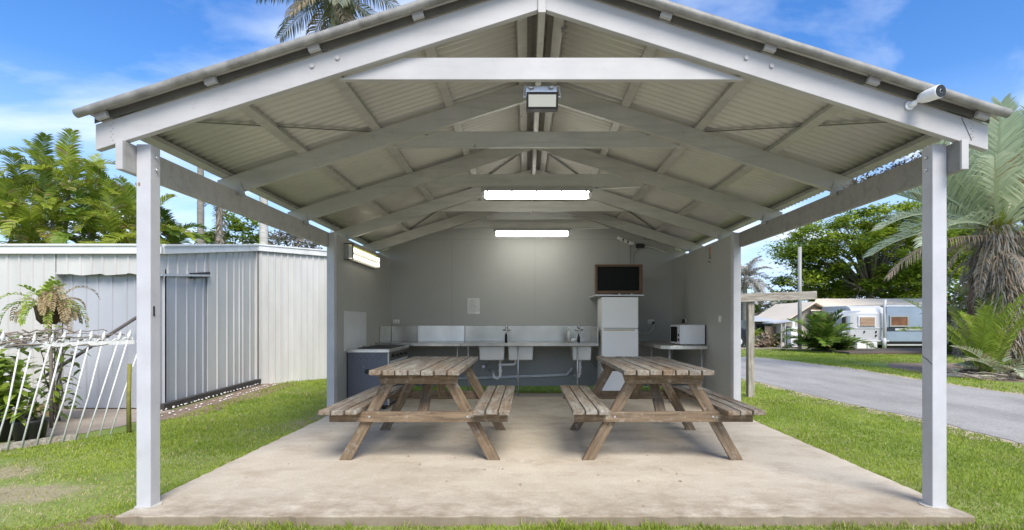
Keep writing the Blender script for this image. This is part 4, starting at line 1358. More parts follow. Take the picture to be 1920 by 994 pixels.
# vine tangle on the rail (one woody vine)
rr = random.Random(21)
q = MB()
for k in range(26):
    a = rr.uniform(-0.45, 0.75); L_ = rr.uniform(0.3, 0.85)
    p = fpnt(a, 1.0+rr.uniform(-0.06, 0.13)); e = fpnt(a+L_, 1.0+rr.uniform(-0.06, 0.10))
    stick(q, p, e, rr.uniform(0.006, 0.013), rr, 7, 0.03)
tag(q.build('vine', M['twig']), 'tangle of dry grey vine stems draped along the top of the spear fence', 'vine')

def broad_plant(loc, label, seed, n=60, h=1.0, r=0.4, leafL=0.2, leafW=0.045, mat_='leaf_house', cat='plant', name='leafy_plant', dead=0.06, pot=None, zlow=0.1):
    rr = random.Random(seed)
    t = empty(name, loc, label, cat)
    base = Vector(loc)
    q = MB(); ends = []
    z0 = pot or 0
    for k in range(7):
        e = base+Vector((rr.uniform(-r, r)*0.7, rr.uniform(-r, r)*0.7, h*rr.uniform(0.6, 1.0)))
        stick(q, base+Vector((rr.uniform(-0.04, 0.04), rr.uniform(-0.04, 0.04), z0)), e, 0.012, rr, 5, 0.03); ends.append(e)
    q.build('stem', M['twig'], t)
    L = Leafy()
    for k in range(n):
        e = rr.choice(ends); tt = rr.uniform(zlow, 1.0)
        p = (base+Vector((0, 0, z0))).lerp(e, tt)+Vector((rr.uniform(-r, r), rr.uniform(-r, r), rr.uniform(-0.1, 0.1)))*0.4
        az = rr.uniform(0, 2*math.pi); el = rr.uniform(-0.3, 0.9)
        d = Vector((math.cos(az)*math.cos(el), math.sin(az)*math.cos(el), math.sin(el)))
        s_ = d.cross(UP).normalized()
        ll = leafL*rr.uniform(0.7, 1.3); ww = leafW*rr.uniform(0.8, 1.2)
        P = [p, p+d*ll*0.3, p+d*ll*0.65+Vector((0,0,-0.12*ll)), p+d*ll*0.95+Vector((0,0,-0.35*ll))]
        L.quadstrip(P, [ww*0.15, ww*0.9, ww*0.8, ww*0.05], s_, rr.random(), 1.0 if rr.random() < dead else 0.0)
    L.build('foliage', M[mat_], t)
    if pot:
        q = MB(); q.tube([base, base+Vector((0,0,pot*0.9)), base+Vector((0,0,pot))], [pot*0.42, pot*0.55, pot*0.58], 16)
        q.build('pot', M['black'], t)
    return t
broad_plant((-5.55, 5.55, GZ), 'dark broad leafed potted plant crowded behind the left end of the fence', 31, 210, 1.0, 0.42, 0.22, 0.050, pot=0.30)
broad_plant((-5.08, 5.35, GZ), 'low leafy plant in a black pot right behind the leaning pickets', 32, 80, 0.50, 0.24, 0.13, 0.028, pot=0.26, dead=0.15)
broad_plant((-6.35, 6.0, GZ), 'bright green broad leafed bush at the left edge of the picture', 33, 260, 1.30, 0.60, 0.24, 0.055, dead=0.03)
broad_plant((-5.95, 6.6, GZ), 'upright leafy shrub below the hanging fern', 34, 110, 1.30, 0.35, 0.19, 0.035, dead=0.10)
# hanging basket with a brown fern
hb = empty('hanging_fern', (-5.62, 6.15, 1.35), 'brown wire basket with a shaggy half dead fern against the shed', 'hanging plant')
q = MB(); q.tube([(-5.62, 6.15, 1.17), (-5.62, 6.15, 1.22), (-5.62, 6.15, 1.38)], [0.07, 0.11, 0.135], 14)
q.build('basket', simple('coir_basket', (0.10, 0.065, 0.04), 0.95, 0, 0.4, 30, 0.8), hb)
q = MB(); q.tube([(-5.62, 6.18, GZ), (-5.61, 6.17, 0.7), (-5.62, 6.16, 1.18)], 0.018, 8); q.build('stand_pole', M['twig'], hb)
L = Leafy(); rr = random.Random(5)
for k in range(34):
    az = rr.uniform(0, 6.28) if k < 12 else rr.uniform(0.6, 2.6)
    frond(L, rr, (-5.62+0.08*math.sin(az), 6.15+0.08*math.cos(az), 1.38), az, rr.uniform(0.2, 1.3), rr.uniform(0.28, 0.60), 2.8, 0.075, n=16, w=0.009, tint=rr.random(), dead=0.92 if k > 7 else 0.05, rad=0.003, hang=0.5)
for k in range(6):
    az = rr.uniform(0, 6.28)
    frond(L, rr, (-5.66, 6.15, 1.40), az, rr.uniform(0.9, 1.4), 0.34, 0.9, 0.09, n=7, w=0.018, tint=0.9, rad=0.004, hang=0.3)
L.build('fronds', M['leaf_house'], hb)

# ------------------------------------------------------------------ palms behind the shed
Gp = 'golden cane palms behind the shed'
wind = Vector((0.55, 0.1, 0.0))
spots = [  # px, py of crown centre, distance, label
 (40, 330, 14.6, 'tall cane palm at the left edge rising over the shed'),
 (78, 290, 15.2, 'tallest cane palm with a pale trunk near the left edge'),
 (128, 300, 14.2, 'cane palm with fronds sweeping right below the roof corner'),
 (178, 345, 14.8, 'yellow green cane palm just left of the roof corner'),
 (232, 392, 14.2, 'cane palm crown directly left of the front post'),
 (20, 405, 13.9, 'low cane palm just above the shed fascia at the far left'),
 (95, 400, 13.8, 'low cane palm above the shed between two taller ones'),
 (165, 420, 14.0, 'low bright cane palm over the middle of the shed fascia'),
 (268, 430, 13.9, 'low cane palm partly hidden by the left front post'),
 (318, 440, 14.6, 'short dark cane palm right of the left front post'),
 (215, 440, 13.7, 'lowest cane palm touching the shed fascia'),
 (60, 445, 13.6, 'yellowing cane palm barely above the fascia at the left'),
 (-40, 370, 14.4, 'cane palm cut by the left edge of the picture'),
]
for i, (px, py, Y, lab) in enumerate(spots):
    X = (px-987)*Y/980; Z = 1.2+(603-py)*Y/980
    hi = py < 350
    palm((X-0.2, Y, GZ), Z-(0.55 if hi else 0.2), lab, Gp, 'leaf_dark' if i in (7, 9) else 'leaf_gold', nf=11 if hi else 13, fl=1.5 if i != 9 else 1.2, leaf=0.36, r=0.05, seed=40+i, lean=(0.2, 0.05), wind=wind,
         w=0.017, n=40, elr=(-0.1, 1.4), droop=(0.9, 1.8), tint=(0.1, 0.95), dead=0.05, hang=0.3)
# further palms and trees seen between shed and shelter
def at(px, py, Y): return ((px-987)*Y/980, Y, 1.2+(603-py)*Y/980)
x, y, z = at(376, 252, 20)
palm((x, y, GZ), z, 'slim grey palm trunk seen through the gap under the left side beam', None, 'leaf_dark', 9, 1.1, 0.3, 0.13, 61, bark='bark', n=16)
x, y, z = at(628, -14, 20)
tall_ = palm((x, y, GZ), z, 'tall grey headed palm rising above the left roof slope', None, 'leaf_dusk', 26, 2.9, 0.75, 0.20, 62, bark='bark_pale', w=0.022, n=44, elr=(-0.9, 1.2), droop=(0.5, 1.1), dead=0.25, hang=0.8, vshape=0.1)
L = Leafy(); rr = random.Random(63)
for k in range(700):
    a = rr.uniform(0, 6.28); dn = rr.uniform(0, 1.3); r0 = 0.15+0.5*(1-abs(dn-0.6))*rr.random()
    p = Vector((x+0.2+r0*math.cos(a), y+r0*math.sin(a), z-0.15-dn))
    d = Vector((math.cos(a)*0.3, math.sin(a)*0.3, -1)).normalized(); l_ = rr.uniform(0.1, 0.3)
    L.quadstrip([p, p+d*l_*0.5, p+d*l_], [0.02, 0.02, 0.004], d.cross(Vector((1, 0.3, 0))).normalized(), rr.uniform(0.4, 1), 1.0 if rr.random() < 0.1 else 0)
L.build('seed_bunch', M['leaf_gold'], tall_)
# shaggy palm trunk
sg = empty('shaggy_palm', at(411, 600, 21)[:2]+(GZ,), 'palm stump with a shaggy grey trunk behind the shed', 'palm')
x, y, z = at(413, 385, 21)
trunk_mb((x, y, GZ), (x-0.03, y, z), 0.16, 0.12, 0.05, 10, 3).build('trunk', M['bark'], sg)
L = Leafy(); rr = random.Random(77)
for k in range(420):
    zz_ = rr.uniform(2.5, z+0.3); a = rr.uniform(0, 6.28)
    p = Vector((x+0.13*math.cos(a), y+0.13*math.sin(a), zz_))
    d = Vector((math.cos(a)*0.6, math.sin(a)*0.6, rr.uniform(-1.0, 0.3))).normalized()
    L.quadstrip([p, p+d*0.12, p+d*0.24], [0.02, 0.02, 0.003], d.cross(UP).normalized(), rr.random(), 0.5)
for k in range(9):
    frond(L, rr, (x, y, z), k*0.7, rr.uniform(0.3, 1.2), 0.8, 1.2, 0.3, n=14, w=0.02, tint=0.3, dead=0.5)
L.build('old_leaf_bases', M['leaf_grey'], sg)
x, y, z = at(494, 425, 19)
ps = empty('palm_stump', (x, y, GZ), 'smooth white palm trunk behind the shed close to the side beam', 'palm')
trunk_mb((x, y, GZ), (x, y, 5.9), 0.17, 0.14, 0.03, 12, 5).build('trunk', M['bark_pale'], ps)
L = Leafy()
for k in range(9): frond(L, rr, (x, y, 5.9), k*0.75, rr.uniform(0.5, 1.3), 1.0, 1.2, 0.3, n=16, w=0.02, tint=0.3)
L.build('crown', M['leaf_dark'], ps)

def leaf_tree(name, loc, label, cat='tree', height=6, cz=4.5, rad=(2, 2, 1.6), clumps=60, per=60, size=0.12, trunk_r=0.18, mat_='leaf_tree', seed=0, group=None, clump_r=0.45, flat=0.45, dead=0.02, tbase=(0, 1), low=-1.0, elong=1.7):
    rr = random.Random(seed)
    t = empty(name, loc, label, cat, group)
    base = Vector(loc); c = Vector((loc[0], loc[1], cz))
    cents = []
    while len(cents) < clumps:
        v = Vector((rr.gauss(0, 1), rr.gauss(0, 1), rr.gauss(0, 1)))
        if v.length < 0.01: continue
        v.normalize()
        if v.z < low: continue
        k = rr.uniform(0.35, 1.0)**0.5*rr.uniform(0.82, 1.12)
        cents.append(c+Vector((v.x*rad[0]*k, v.y*rad[1]*k, v.z*rad[2]*k)))
    q = MB()
    q.tube([base, base.lerp(c, 0.45)+Vector((0.1*trunk_r, 0, 0)), c+Vector((0, 0, -rad[2]*0.35))], [trunk_r*1.25, trunk_r*0.85, trunk_r*0.5], 10)
    o = q.build('trunk', M['bark'], t)
    q = MB()
    st = base.lerp(c, 0.6)
    for e in cents[::3]:
        P = [st, st.lerp(e, 0.5)+Vector((rr.uniform(-0.2, 0.2), rr.uniform(-0.2, 0.2), 0.15*rad[2])), e]
        q.tube(P, [trunk_r*0.40, trunk_r*0.22, trunk_r*0.06], 5)
    q.build('limbs', M['bark'], t)
    L = Leafy()
    for e in cents:
        ct = rr.uniform(tbase[0], tbase[1])
        cr_ = clump_r*rr.uniform(0.6, 1.3)
        for k in range(per):
            v = Vector((rr.gauss(0, 0.5), rr.gauss(0, 0.5), rr.gauss(0, 0.5)*flat))*cr_
            p = e+v
            az = rr.uniform(0, 6.28); el = rr.uniform(-0.7, 0.6)
            d = Vector((math.cos(az)*math.cos(el), math.sin(az)*math.cos(el), math.sin(el)))
            s_ = d.cross(Vector((rr.uniform(-.5, .5), rr.uniform(-.5, .5), 1))).normalized()
            sz = size*rr.uniform(0.6, 1.35)
            L.quadstrip([p, p+d*sz*0.5*elong, p+d*sz*elong], [sz*0.12, sz*0.36, sz*0.05], s_, min(1, max(0, ct+rr.uniform(-0.3, 0.3))), 1.0 if rr.random() < dead else 0.0)
    L.build('crown', M[mat_], t)
    return t
x, y, z = at(400, 445, 22)
leaf_tree('garden_shrub', (x, y, GZ), 'bright green shrub beside the shaggy palm trunk', 'shrub', cz=4.3, rad=(0.7, 0.8, 0.9), clumps=18, per=70, size=0.13, trunk_r=0.07, seed=91, clump_r=0.4, tbase=(0.5, 1))
x, y, z = at(455, 440, 23)
leaf_tree('leafy_tree', (x, y, GZ), 'dense green tree behind the white palm trunk', cz=4.7, rad=(1.2, 1.2, 1.3), clumps=40, per=70, size=0.12, trunk_r=0.12, seed=92, clump_r=0.4)
x, y, z = at(535, 440, 24)
leaf_tree('leafy_tree', (x, y, GZ), 'grey green tree right of the white palm trunk', cz=4.6, rad=(1.5, 1.2, 1.1), clumps=44, per=60, size=0.12, trunk_r=0.12, seed=93, clump_r=0.4, mat_='leaf_grey', dead=0.2)

# ------------------------------------------------------------------ right side: frame, pole, palm, trees
tf = empty('timber_gantry', (3.72, 8.7, GZ), 'old grey timber post with a crossbeam beside the shelter', 'timber frame')
def xboard(nm, p0, p1, w_, h_, up, mt, parent, bev=0.004):
    p0, p1, up = Vector(p0), Vector(p1), Vector(up)
    d = (p1-p0); L_ = d.length; d.normalize(); sx = up.cross(d).normalized(); u = d.cross(sx).normalized()
    q = MB(); q.box(0, L_, -w_/2, w_/2, -h_/2, h_/2)
    o = q.build(nm, M[mt], None, bev)
    o.parent = parent
    o.matrix_local = Matrix.Translation(p0-worldloc(parent)) @ Matrix((d, sx, u)).transposed().to_4x4()
    return o
xboard('post', (3.725, 8.7, GZ-0.1), (3.725, 8.7, 1.555), 0.10, 0.105, (0, 1, 0), 'oldwood', tf)
xboard('crossbeam', (2.82, 8.62, 1.565), (4.78, 8.62, 1.635), 0.05, 0.135, (0, 0, 1), 'oldwood', tf)
q = MB(); q.tube([(12.55, 24, GZ), (12.55, 24, 4.62)], 0.085, 10)
tag(q.build('utility_pole', M['lampbody']), 'bare grey metal pole standing before the far houses', 'pole')

# big palm on the right
bp = empty('date_palm', (11.05, 12.4, GZ), 'big silvery green palm with a shaggy trunk beyond the road at the right', 'palm')
cx_, cy_, cz_ = 11.15, 12.4, 3.45
trunk_mb((11.45, 12.4, GZ), (cx_+0.05, cy_, cz_-0.2), 0.38, 0.30, 0.06, 14, 9).build('trunk', simple('shaggy_trunk', (0.22, 0.17, 0.125), 0.95, 0, 0.5, 9, 1.0, (0.36, 0.33, 0.29), 0.7, stretch=(1, 1, 0.25)), bp)
rr = random.Random(101)
L = Leafy()
for k in range(30):
    az = k*2.399+rr.uniform(-0.2, 0.2); el = 0.45+0.95*(k/29)+rr.uniform(-0.1, 0.1)
    frond(L, rr, (cx_+0.16*math.sin(az), cy_+0.16*math.cos(az), cz_), az, el, rr.uniform(2.5, 3.1), rr.uniform(0.15, 0.5), 0.62, n=52, w=0.021, vshape=0.55, hang=0.08, tint=rr.uniform(0.3, 0.95), dead=0.02, rad=0.048, stemtint=1.0, bare=0.2)
for az, el, ln, dr in ((-1.55, 0.45, 2.9, 0.9), (-1.35, 0.15, 2.8, 0.7), (-1.75, 0.75, 2.9, 0.7), (-1.9, 0.25, 2.6, 0.9), (-0.9, 0.8, 2.9, 0.5), (-2.4, 0.7, 2.8, 0.6)):
    frond(L, rr, (cx_, cy_, cz_-0.05), az, el, ln, dr, 0.60, n=54, w=0.0135, vshape=0.5, hang=0.25, tint=0.6, dead=0.05, rad=0.035, stemtint=1.0, bare=0.14)
L.build('crown', M['leaf_silver'], bp)
L = Leafy()
for k in range(260):
    a = rr.uniform(0, 6.28); p = Vector((cx_+0.22*math.cos(a), cy_+0.22*math.sin(a), cz_+rr.uniform(-0.25, 0.15)))
    d = Vector((math.cos(a)*rr.uniform(0.1, 0.6), math.sin(a)*rr.uniform(0.1, 0.6), rr.uniform(0.3, 1))).normalized()
    l_ = rr.uniform(0.2, 0.45)
    L.quadstrip([p, p+d*l_*0.5, p+d*l_], [0.016, 0.012, 0.003], d.cross(UP).normalized(), rr.uniform(0.5, 1), 1.0 if rr.random() < 0.35 else 0)
L.build('heart_fibre', M['leaf_gold'], bp)
L = Leafy()
for k in range(10):
    az = k*2.399; el = rr.uniform(-1.2, -0.4)
    frond(L, rr, (cx_+0.25*math.sin(az), cy_+0.25*math.cos(az), cz_-0.25-rr.uniform(0, 0.5)), az, el+0.5, rr.uniform(0.8, 1.6), rr.uniform(1.6, 2.6), 0.26, n=30, w=0.008, vshape=0.0, hang=1.5, tint=rr.uniform(0.2, 0.8), dead=0.55, rad=0.026, bare=0.05)
for az, el, ln, dr in ((-1.62, 0.12, 3.0, 0.95), (-1.1, 0.2, 1.8, 1.9), (1.9, 0.1, 2.0, 2.0), (2.5, 0.3, 2.2, 2.2)):
    frond(L, rr, (cx_, cy_, cz_-0.25), az, el, ln, dr, 0.42, n=48, w=0.012, vshape=-0.1, hang=1.3, tint=0.5, dead=0.97, rad=0.03, bare=0.05)
L.build('dead_fronds', M['leaf_grey'], bp)
# persistent leaf bases on the trunk and hanging fibre
L = Leafy()
for k in range(2600):
    a = rr.uniform(0, 6.28); z0 = rr.uniform(0.0, cz_); r0 = 0.36
    p = Vector((cx_+0.30*(1-z0/cz_)+r0*math.cos(a), cy_+r0*math.sin(a), z0))
    d = Vector((math.cos(a)*rr.uniform(0.2, 1.0), math.sin(a)*rr.uniform(0.2, 1.0), rr.uniform(-1.6, 0.4))).normalized()
    l_ = rr.uniform(0.15, 0.55); m_ = p+d*l_*0.5; e_ = m_+(d+Vector((0, 0, -0.8))).normalized()*l_*0.5
    L.quadstrip([p, m_, e_], [0.014, 0.010, 0.002], d.cross(UP).normalized(), rr.random(), 1.0 if rr.random() < 0.4 else 0.0)
L.build('leaf_fibre', M['leaf_grey'], bp)

def sucker(loc, label, seed, n=12, fl=1.8, tint=(0.4, 1.0), spread=(0.5, 1.4), mat_='leaf_silver', leaf=0.36, w=0.010, dead=0.03, droop=(0.5, 1.3), nl=40, group=None, vshape=0.4, rad=0.018):
    rr = random.Random(seed)
    t = empty('young_palm', loc, label, 'palm', group)
    L = Leafy()
    for k in range(n):
        az = k*2.399+rr.uniform(-0.3, 0.3)
        frond(L, rr, Vector(loc)+Vector((rr.uniform(-0.12, 0.12), rr.uniform(-0.12, 0.12), 0)), az, rr.uniform(*spread), fl*rr.uniform(0.6, 1.15), rr.uniform(*droop), leaf, n=nl, w=w, tint=rr.uniform(*tint), dead=dead, rad=rad, hang=0.2, bare=0.2, vshape=vshape, stemtint=0.9)
    L.build('fronds', M[mat_], t)
    return t
sucker((10.45, 11.9, GZ), 'young palm clump with arching bright fronds at the foot of the big palm', 111, 15, 2.6, (0.5, 1.0), (1.0, 1.5), 'leaf_house', 0.30, 0.009, 0.03, (0.6, 1.5), 56, rad=0.026)
sucker((10.65, 11.75, GZ), 'dry grey young palm at the right side of the big palm', 112, 14, 1.2, (0.2, 0.7), (0.3, 1.2), 'leaf_silver', 0.3, dead=0.3)
sucker((11.6, 11.9, GZ), 'green young palm at the right edge of the picture', 113, 14, 1.6, (0.2, 0.8), (0.5, 1.4), 'leaf_house', 0.34)
# second shaggy trunk left of it
s2 = empty('old_palm', (11.22, 13.0, GZ), 'brown shaggy palm trunk hung with dead fronds right of the front post', 'palm')
trunk_mb((11.18, 13.0, GZ), (11.25, 13.0, 2.8), 0.22, 0.17, 0.05, 12, 4).build('trunk', simple('red_brown_trunk', (0.17, 0.095, 0.06), 0.95, 0, 0.5, 12, 1.0, (0.30, 0.27, 0.23), 0.6, stretch=(1, 1, 0.3)), s2)
L = Leafy()
for k in range(20):
    az = k*2.399
    frond(L, rr, (11.22, 13.0, rr.uniform(1.2, 2.8)), az, rr.uniform(-0.9, 0.4), rr.uniform(0.8, 1.5), 2.4, 0.3, n=26, w=0.010, vshape=0, hang=1.6, tint=rr.random(), dead=0.5, rad=0.018, bare=0.02)
L.build('dead_fronds', M['leaf_grey'], s2)
patch('garden_bed', [(9.6, 12.0), (10.0, 11.0), (11.8, 10.3), (15, 10.0), (17, 12), (16, 15.5), (11, 16), (9.9, 14)], GZ+0.004, M['dirt'], 7, 0.1)
q = MB(); rr = random.Random(31)
for k in range(60):
    x = rr.uniform(9.7, 14); y = rr.uniform(11.0, 12.3); a = rr.uniform(0, 3.14); l_ = rr.uniform(0.3, 1.0)
    stick(q, (x, y, GZ+0.02+rr.uniform(0, 0.10)), (x+math.cos(a)*l_, y+math.sin(a)*l_*0.5, GZ+0.02+rr.uniform(0, 0.22)), rr.uniform(0.008, 0.03), rr, 5, 0.03)
tag(q.build('garden_litter', M['twig']), 'fallen grey fronds and sticks heaped round the foot of the big palm', 'garden litter', kind='stuff')
q = MB(); q.tube([(9.45, 11.95, GZ+0.03), (9.95, 11.65, GZ+0.035), (10.6, 11.35, GZ+0.04)], 0.05, 8)
tag(q.build('edging_log', M['oldwood']), 'short pale log edging the garden bed of the big palm', 'log')
q = MB(); q.tube([(10.7, 11.3, GZ+0.03), (11.4, 11.0, GZ+0.035), (12.3, 10.75, GZ+0.04)], 0.05, 8)
tag(q.build('edging_log', M['oldwood']), 'longer pale log edging the garden bed at the right picture edge', 'log')

# big spreading trees behind the caravans
x, y, z = at(1640, 470, 33)
leaf_tree('spreading_tree', (23.0, 35, GZ), 'large feathery green tree behind the blue caravan', cz=5.2, rad=(6.2, 4.0, 3.9), clumps=330, per=170, size=0.15, trunk_r=0.35, seed=121, clump_r=0.85, flat=0.35, low=-0.95, mat_='leaf_tree')
leaf_tree('spreading_tree', (33.0, 37, GZ), 'second large feathery tree right behind the big palm', cz=7.0, rad=(7.0, 4.0, 3.8), clumps=260, per=150, size=0.16, trunk_r=0.35, seed=122, clump_r=1.0, flat=0.35, low=-0.9, mat_='leaf_tree')
leaf_tree('spreading_tree', (23.5, 24, GZ), 'tall fine leaved tree whose branches show over the right end of the roof', cz=8.6, rad=(3.6, 3.0, 2.4), clumps=90, per=100, size=0.16, trunk_r=0.2, seed=123, clump_r=0.7, flat=0.3, low=-0.6)
# distant palms by the shelter wall
x, y, z = at(1398, 520, 34)
palm((x, y, GZ), z, 'grey feathery palm beyond the road right beside the shelter post', None, 'leaf_grey', 20, 1.9, 0.6, 0.16, 131, w=0.03, n=24, elr=(-0.5, 1.2), droop=(0.8, 1.4), tint=(0.2, 0.7), dead=0.1, hang=0.7)
for i, (px, py, Y, rx, rz, lab) in enumerate([
    (1390, 590, 40, 1.2, 2.2, 'narrow green tree beside the shelter post behind the timber frame'),
    (1440, 585, 46, 2.2, 1.3, 'dusty grey green tree behind the white roofed house'),
    (1478, 592, 44, 1.5, 1.0, 'brownish round tree behind the gable of the beige house'),
    (1500, 565, 60, 2.5, 1.6, 'far green tree over the beige roof')]):
    x, y, z = at(px, py, Y)
    leaf_tree('distant_tree', (x, y, GZ), lab, cz=z-0.3, rad=(rx, rx, rz), clumps=40, per=50, size=0.28, trunk_r=0.15, seed=140+i, clump_r=0.7, mat_='leaf_tree' if i in (0, 3) else 'leaf_grey', group='trees behind the far houses', dead=0.1 if i != 2 else 0.4)
# palm bush in front of the caravans
bx_, by_, _ = at(1540, 600, 22)
sucker((bx_, by_, GZ), 'bushy green palm in front of the white caravan', 151, 34, 1.75, (0.0, 0.8), (0.5, 1.5), 'leaf_dark', 0.55, 0.026, 0.03, (0.5, 1.4), 30, rad=0.02)
sucker((bx_+0.4, by_-0.2, GZ), 'lower dark green palm at the right foot of the bushy palm', 152, 18, 1.0, (0.0, 0.6), (0.3, 1.2), 'leaf_dark', 0.45, 0.026, 0.05, (0.7, 1.6), 26)
x, y, z = at(1420, 635, 26)
leaf_tree('garden_shrub', (x, y, GZ), 'yellow green shrub in front of the white roofed house', 'shrub', cz=0.35, rad=(0.75, 0.5, 0.45), clumps=14, per=60, size=0.14, trunk_r=0.03, seed=161, clump_r=0.3, tbase=(0.6, 1))
x, y, z = at(1455, 637, 26)
leaf_tree('garden_shrub', (x, y, GZ), 'small green shrub beside the porch of the far house', 'shrub', cz=0.3, rad=(0.4, 0.4, 0.35), clumps=10, per=50, size=0.12, trunk_r=0.03, seed=162, clump_r=0.25, tbase=(0.6, 1))
x, y, z = at(1438, 640, 25.5)
leaf_tree('garden_shrub', (x, y, GZ), 'low reddish brown bush between the two green shrubs', 'shrub', cz=0.2, rad=(0.5, 0.4, 0.3), clumps=10, per=50, size=0.11, trunk_r=0.03, seed=163, clump_r=0.25, mat_='leaf_grey', dead=0.9)
for i, (px, Y, rx) in enumerate(((1905, 18, 1.6), (1960, 20, 2.2), (1830, 20, 1.4))):
    x, y, z = at(px, 600, Y)
    leaf_tree('garden_shrub', (x, y, GZ), ['dense dark shrub low behind the big palm at the right edge', 'dark shrub just beyond the right picture edge', 'dark shrub behind the trunk of the big palm'][i], 'shrub', cz=1.3, rad=(rx, 1.0, 1.5), clumps=50, per=70, size=0.16, trunk_r=0.06, seed=170+i, clump_r=0.5, tbase=(0.0, 0.6))

# ------------------------------------------------------------------ caravans and far houses
M['cara_w'] = simple('white_caravan_skin', (0.50, 0.51, 0.52), 0.35, 0, 0.05, 1.5, 0.02)
M['cara_b'] = simple('blue_caravan_skin', (0.28, 0.35, 0.44), 0.4, 0.1, 0.12, 1.2, 0.02, (0.36, 0.39, 0.42), 0.4)
M['cara_l'] = simple('pale_blue_stripe', (0.62, 0.66, 0.70), 0.4)
M['beige'] = simple('beige_roof_sheet', (0.70, 0.60, 0.46), 0.6, 0, 0.10, 1.2, 0.05, stretch=(1, 0.3, 1))
M['roofpale'] = simple('pale_grey_roof', (0.55, 0.58, 0.60), 0.5, 0.2, 0.1, 1)
M['blind'] = simple('brown_blind', (0.38, 0.26, 0.17), 0.6, 0, 0.2, 8, stretch=(0.2, 1, 3))
M['curtain'] = simple('red_brown_curtain', (0.19, 0.085, 0.04), 0.5, 0, 0.4, 4)
M['trim_dark'] = simple('dark_trim', (0.03, 0.035, 0.05), 0.5)
M['glassd'] = simple('dark_glass', (0.03, 0.035, 0.04), 0.15)
M['wallgrey'] = simple('grey_weatherboard', (0.33, 0.31, 0.28), 0.8, 0, 0.2, 2)
M['cream'] = simple('cream_wall', (0.55, 0.50, 0.42), 0.7, 0, 0.12, 2)

def px(pxv, Y): return (pxv-987)*Y/980
def pz(pyv, Y): return 1.2+(603-pyv)*Y/980
YC = 24.0
cv = empty('white_caravan', (px(1628, YC), YC+0.9, GZ), 'white front end of a caravan with a blind in its window', 'caravan')
x0, x1 = px(1597, YC), px(1661, YC)
zt0, zb0 = pz(573, YC), pz(646, YC)
q = MB()
q.prism([(YC+0.0, zb0), (YC-0.06, pz(615, YC)), (YC-0.03, pz(588, YC)), (YC+0.16, pz(577, YC)), (YC+0.42, zt0), (YC+2.4, zt0+0.02), (YC+2.4, zb0)], 'x', x0, x1)
q.build('body', M['cara_w'], cv, 0.025, 3)
fr_ = MB().box(px(1607, YC), px(1640, YC), YC-0.10, YC-0.03, pz(612.5, YC), pz(593, YC)).build('window_frame', M['cara_l'], cv, 0.01)
for k in range(3):
    MB().box(px(1610, YC), px(1637, YC), YC-0.125, YC-0.101, pz(611-5.6*k, YC), pz(606-5.6*k, YC)).build('blind_slat', M['blind'], fr_)
q = MB(); q.box(px(1600, YC), px(1654, YC), YC-0.085, YC-0.055, pz(616, YC), pz(615, YC)); q.build('body_crease', M['cara_l'], cv)
for (a, b_) in ((1601, 629), (1641, 622), (1641, 629), (1619, 622)):
    MB().box(px(a-1.2, YC), px(a+1.2, YC), YC-0.085, YC-0.03, pz(b_+2, YC), pz(b_-1.5, YC)).build('latch', M['black'], cv, 0.005)
MB().box(px(1596, YC), px(1664, YC), YC-0.12, YC+0.0, pz(641, YC), pz(638, YC)).build('bumper', M['cara_w'], cv, 0.02)
MB().box(px(1601, YC), px(1617, YC), YC-0.02, YC+0.06, pz(592, YC), pz(590.5, YC)).build('grab_rail', M['trim_dark'], cv)
for (a, lab) in ((1632, 0), (1612, 1)):
    t = empty('air_conditioner', (px(a, YC-0.6), YC-0.6, GZ), ['white air conditioner unit with a round fan grille below the white caravan', 'white box unit left of the air conditioner below the caravan'][lab], 'air conditioner')
    xa, xb = px(a-9, YC-0.6), px(a+9, YC-0.6)
    MB().box(xa, xb, YC-0.75, YC-0.45, GZ+0.04, pz(641, YC-0.6)).build('case', M['white'], t, 0.02)
    if lab == 0:
        q = MB(); q.tube([(px(a-2.5, YC-0.6), YC-0.757, GZ+0.22), (px(a-2.5, YC-0.6), YC-0.765, GZ+0.22)], 0.115, 18); q.build('fan_grille', M['lampbody'], t)
    MB().box(xa+0.03, xb-0.03, YC-0.7, YC-0.5, GZ, GZ+0.04).build('foot', M['black'], t)
# blue caravan / cabin, side on
YB = 24.3
cb = empty('blue_caravan', (px(1740, YB), YB+1, GZ), 'long pale blue caravan with a dark stripe behind the right front post', 'caravan')
x0, x1 = px(1662, YB), px(1830, YB)
MB().box(x0, x1, YB, YB+2.3, pz(641, YB), pz(572, YB)).build('body', M['cara_b'], cb, 0.04, 3)
MB().box(x0+0.02, x1-0.01, YB-0.012, YB-0.001, pz(621, YB), pz(613.5, YB)).build('stripe', M['trim_dark'], cb)
MB().box(px(1678, YB), x1-0.01, YB-0.022, YB-0.013, pz(619.5, YB), pz(616, YB)).build('stripe', M['cara_l'], cb)
w_ = MB(); a, b_, c_, d_ = px(1667, YB), px(1703, YB), pz(613, YB), pz(592, YB)
f_ = 0.07
w_.box(a, b_, YB-0.05, YB-0.001, c_, c_+f_).box(a, b_, YB-0.05, YB-0.001, d_-f_, d_).box(a, a+f_, YB-0.05, YB-0.001, c_+f_, d_-f_).box(b_-f_, b_, YB-0.05, YB-0.001, c_+f_, d_-f_)
wo = w_.build('window_frame', M['lampbody'], cb)
MB().box(a+f_, b_-f_, YB-0.03, YB-0.001, c_+f_, d_-f_).build('curtain', M['curtain'], wo)
MB().box(x0, x1, YB-0.05, YB-0.001, pz(648, YB), pz(645.5, YB)).build('sill_rail', M['cara_w'], cb)
MB().box(x0, x1, YB+0.05, YB+2.2, GZ, pz(641.5, YB)).build('dark_skirt', M['black'], cb)
MB().box(x0-0.1, x1+0.1, YB-0.02, YB+2.4, pz(575, YB), pz(573, YB)).build('gutter', M['cara_l'], cb)
q = MB(); a = px(1658, YB-0.5)
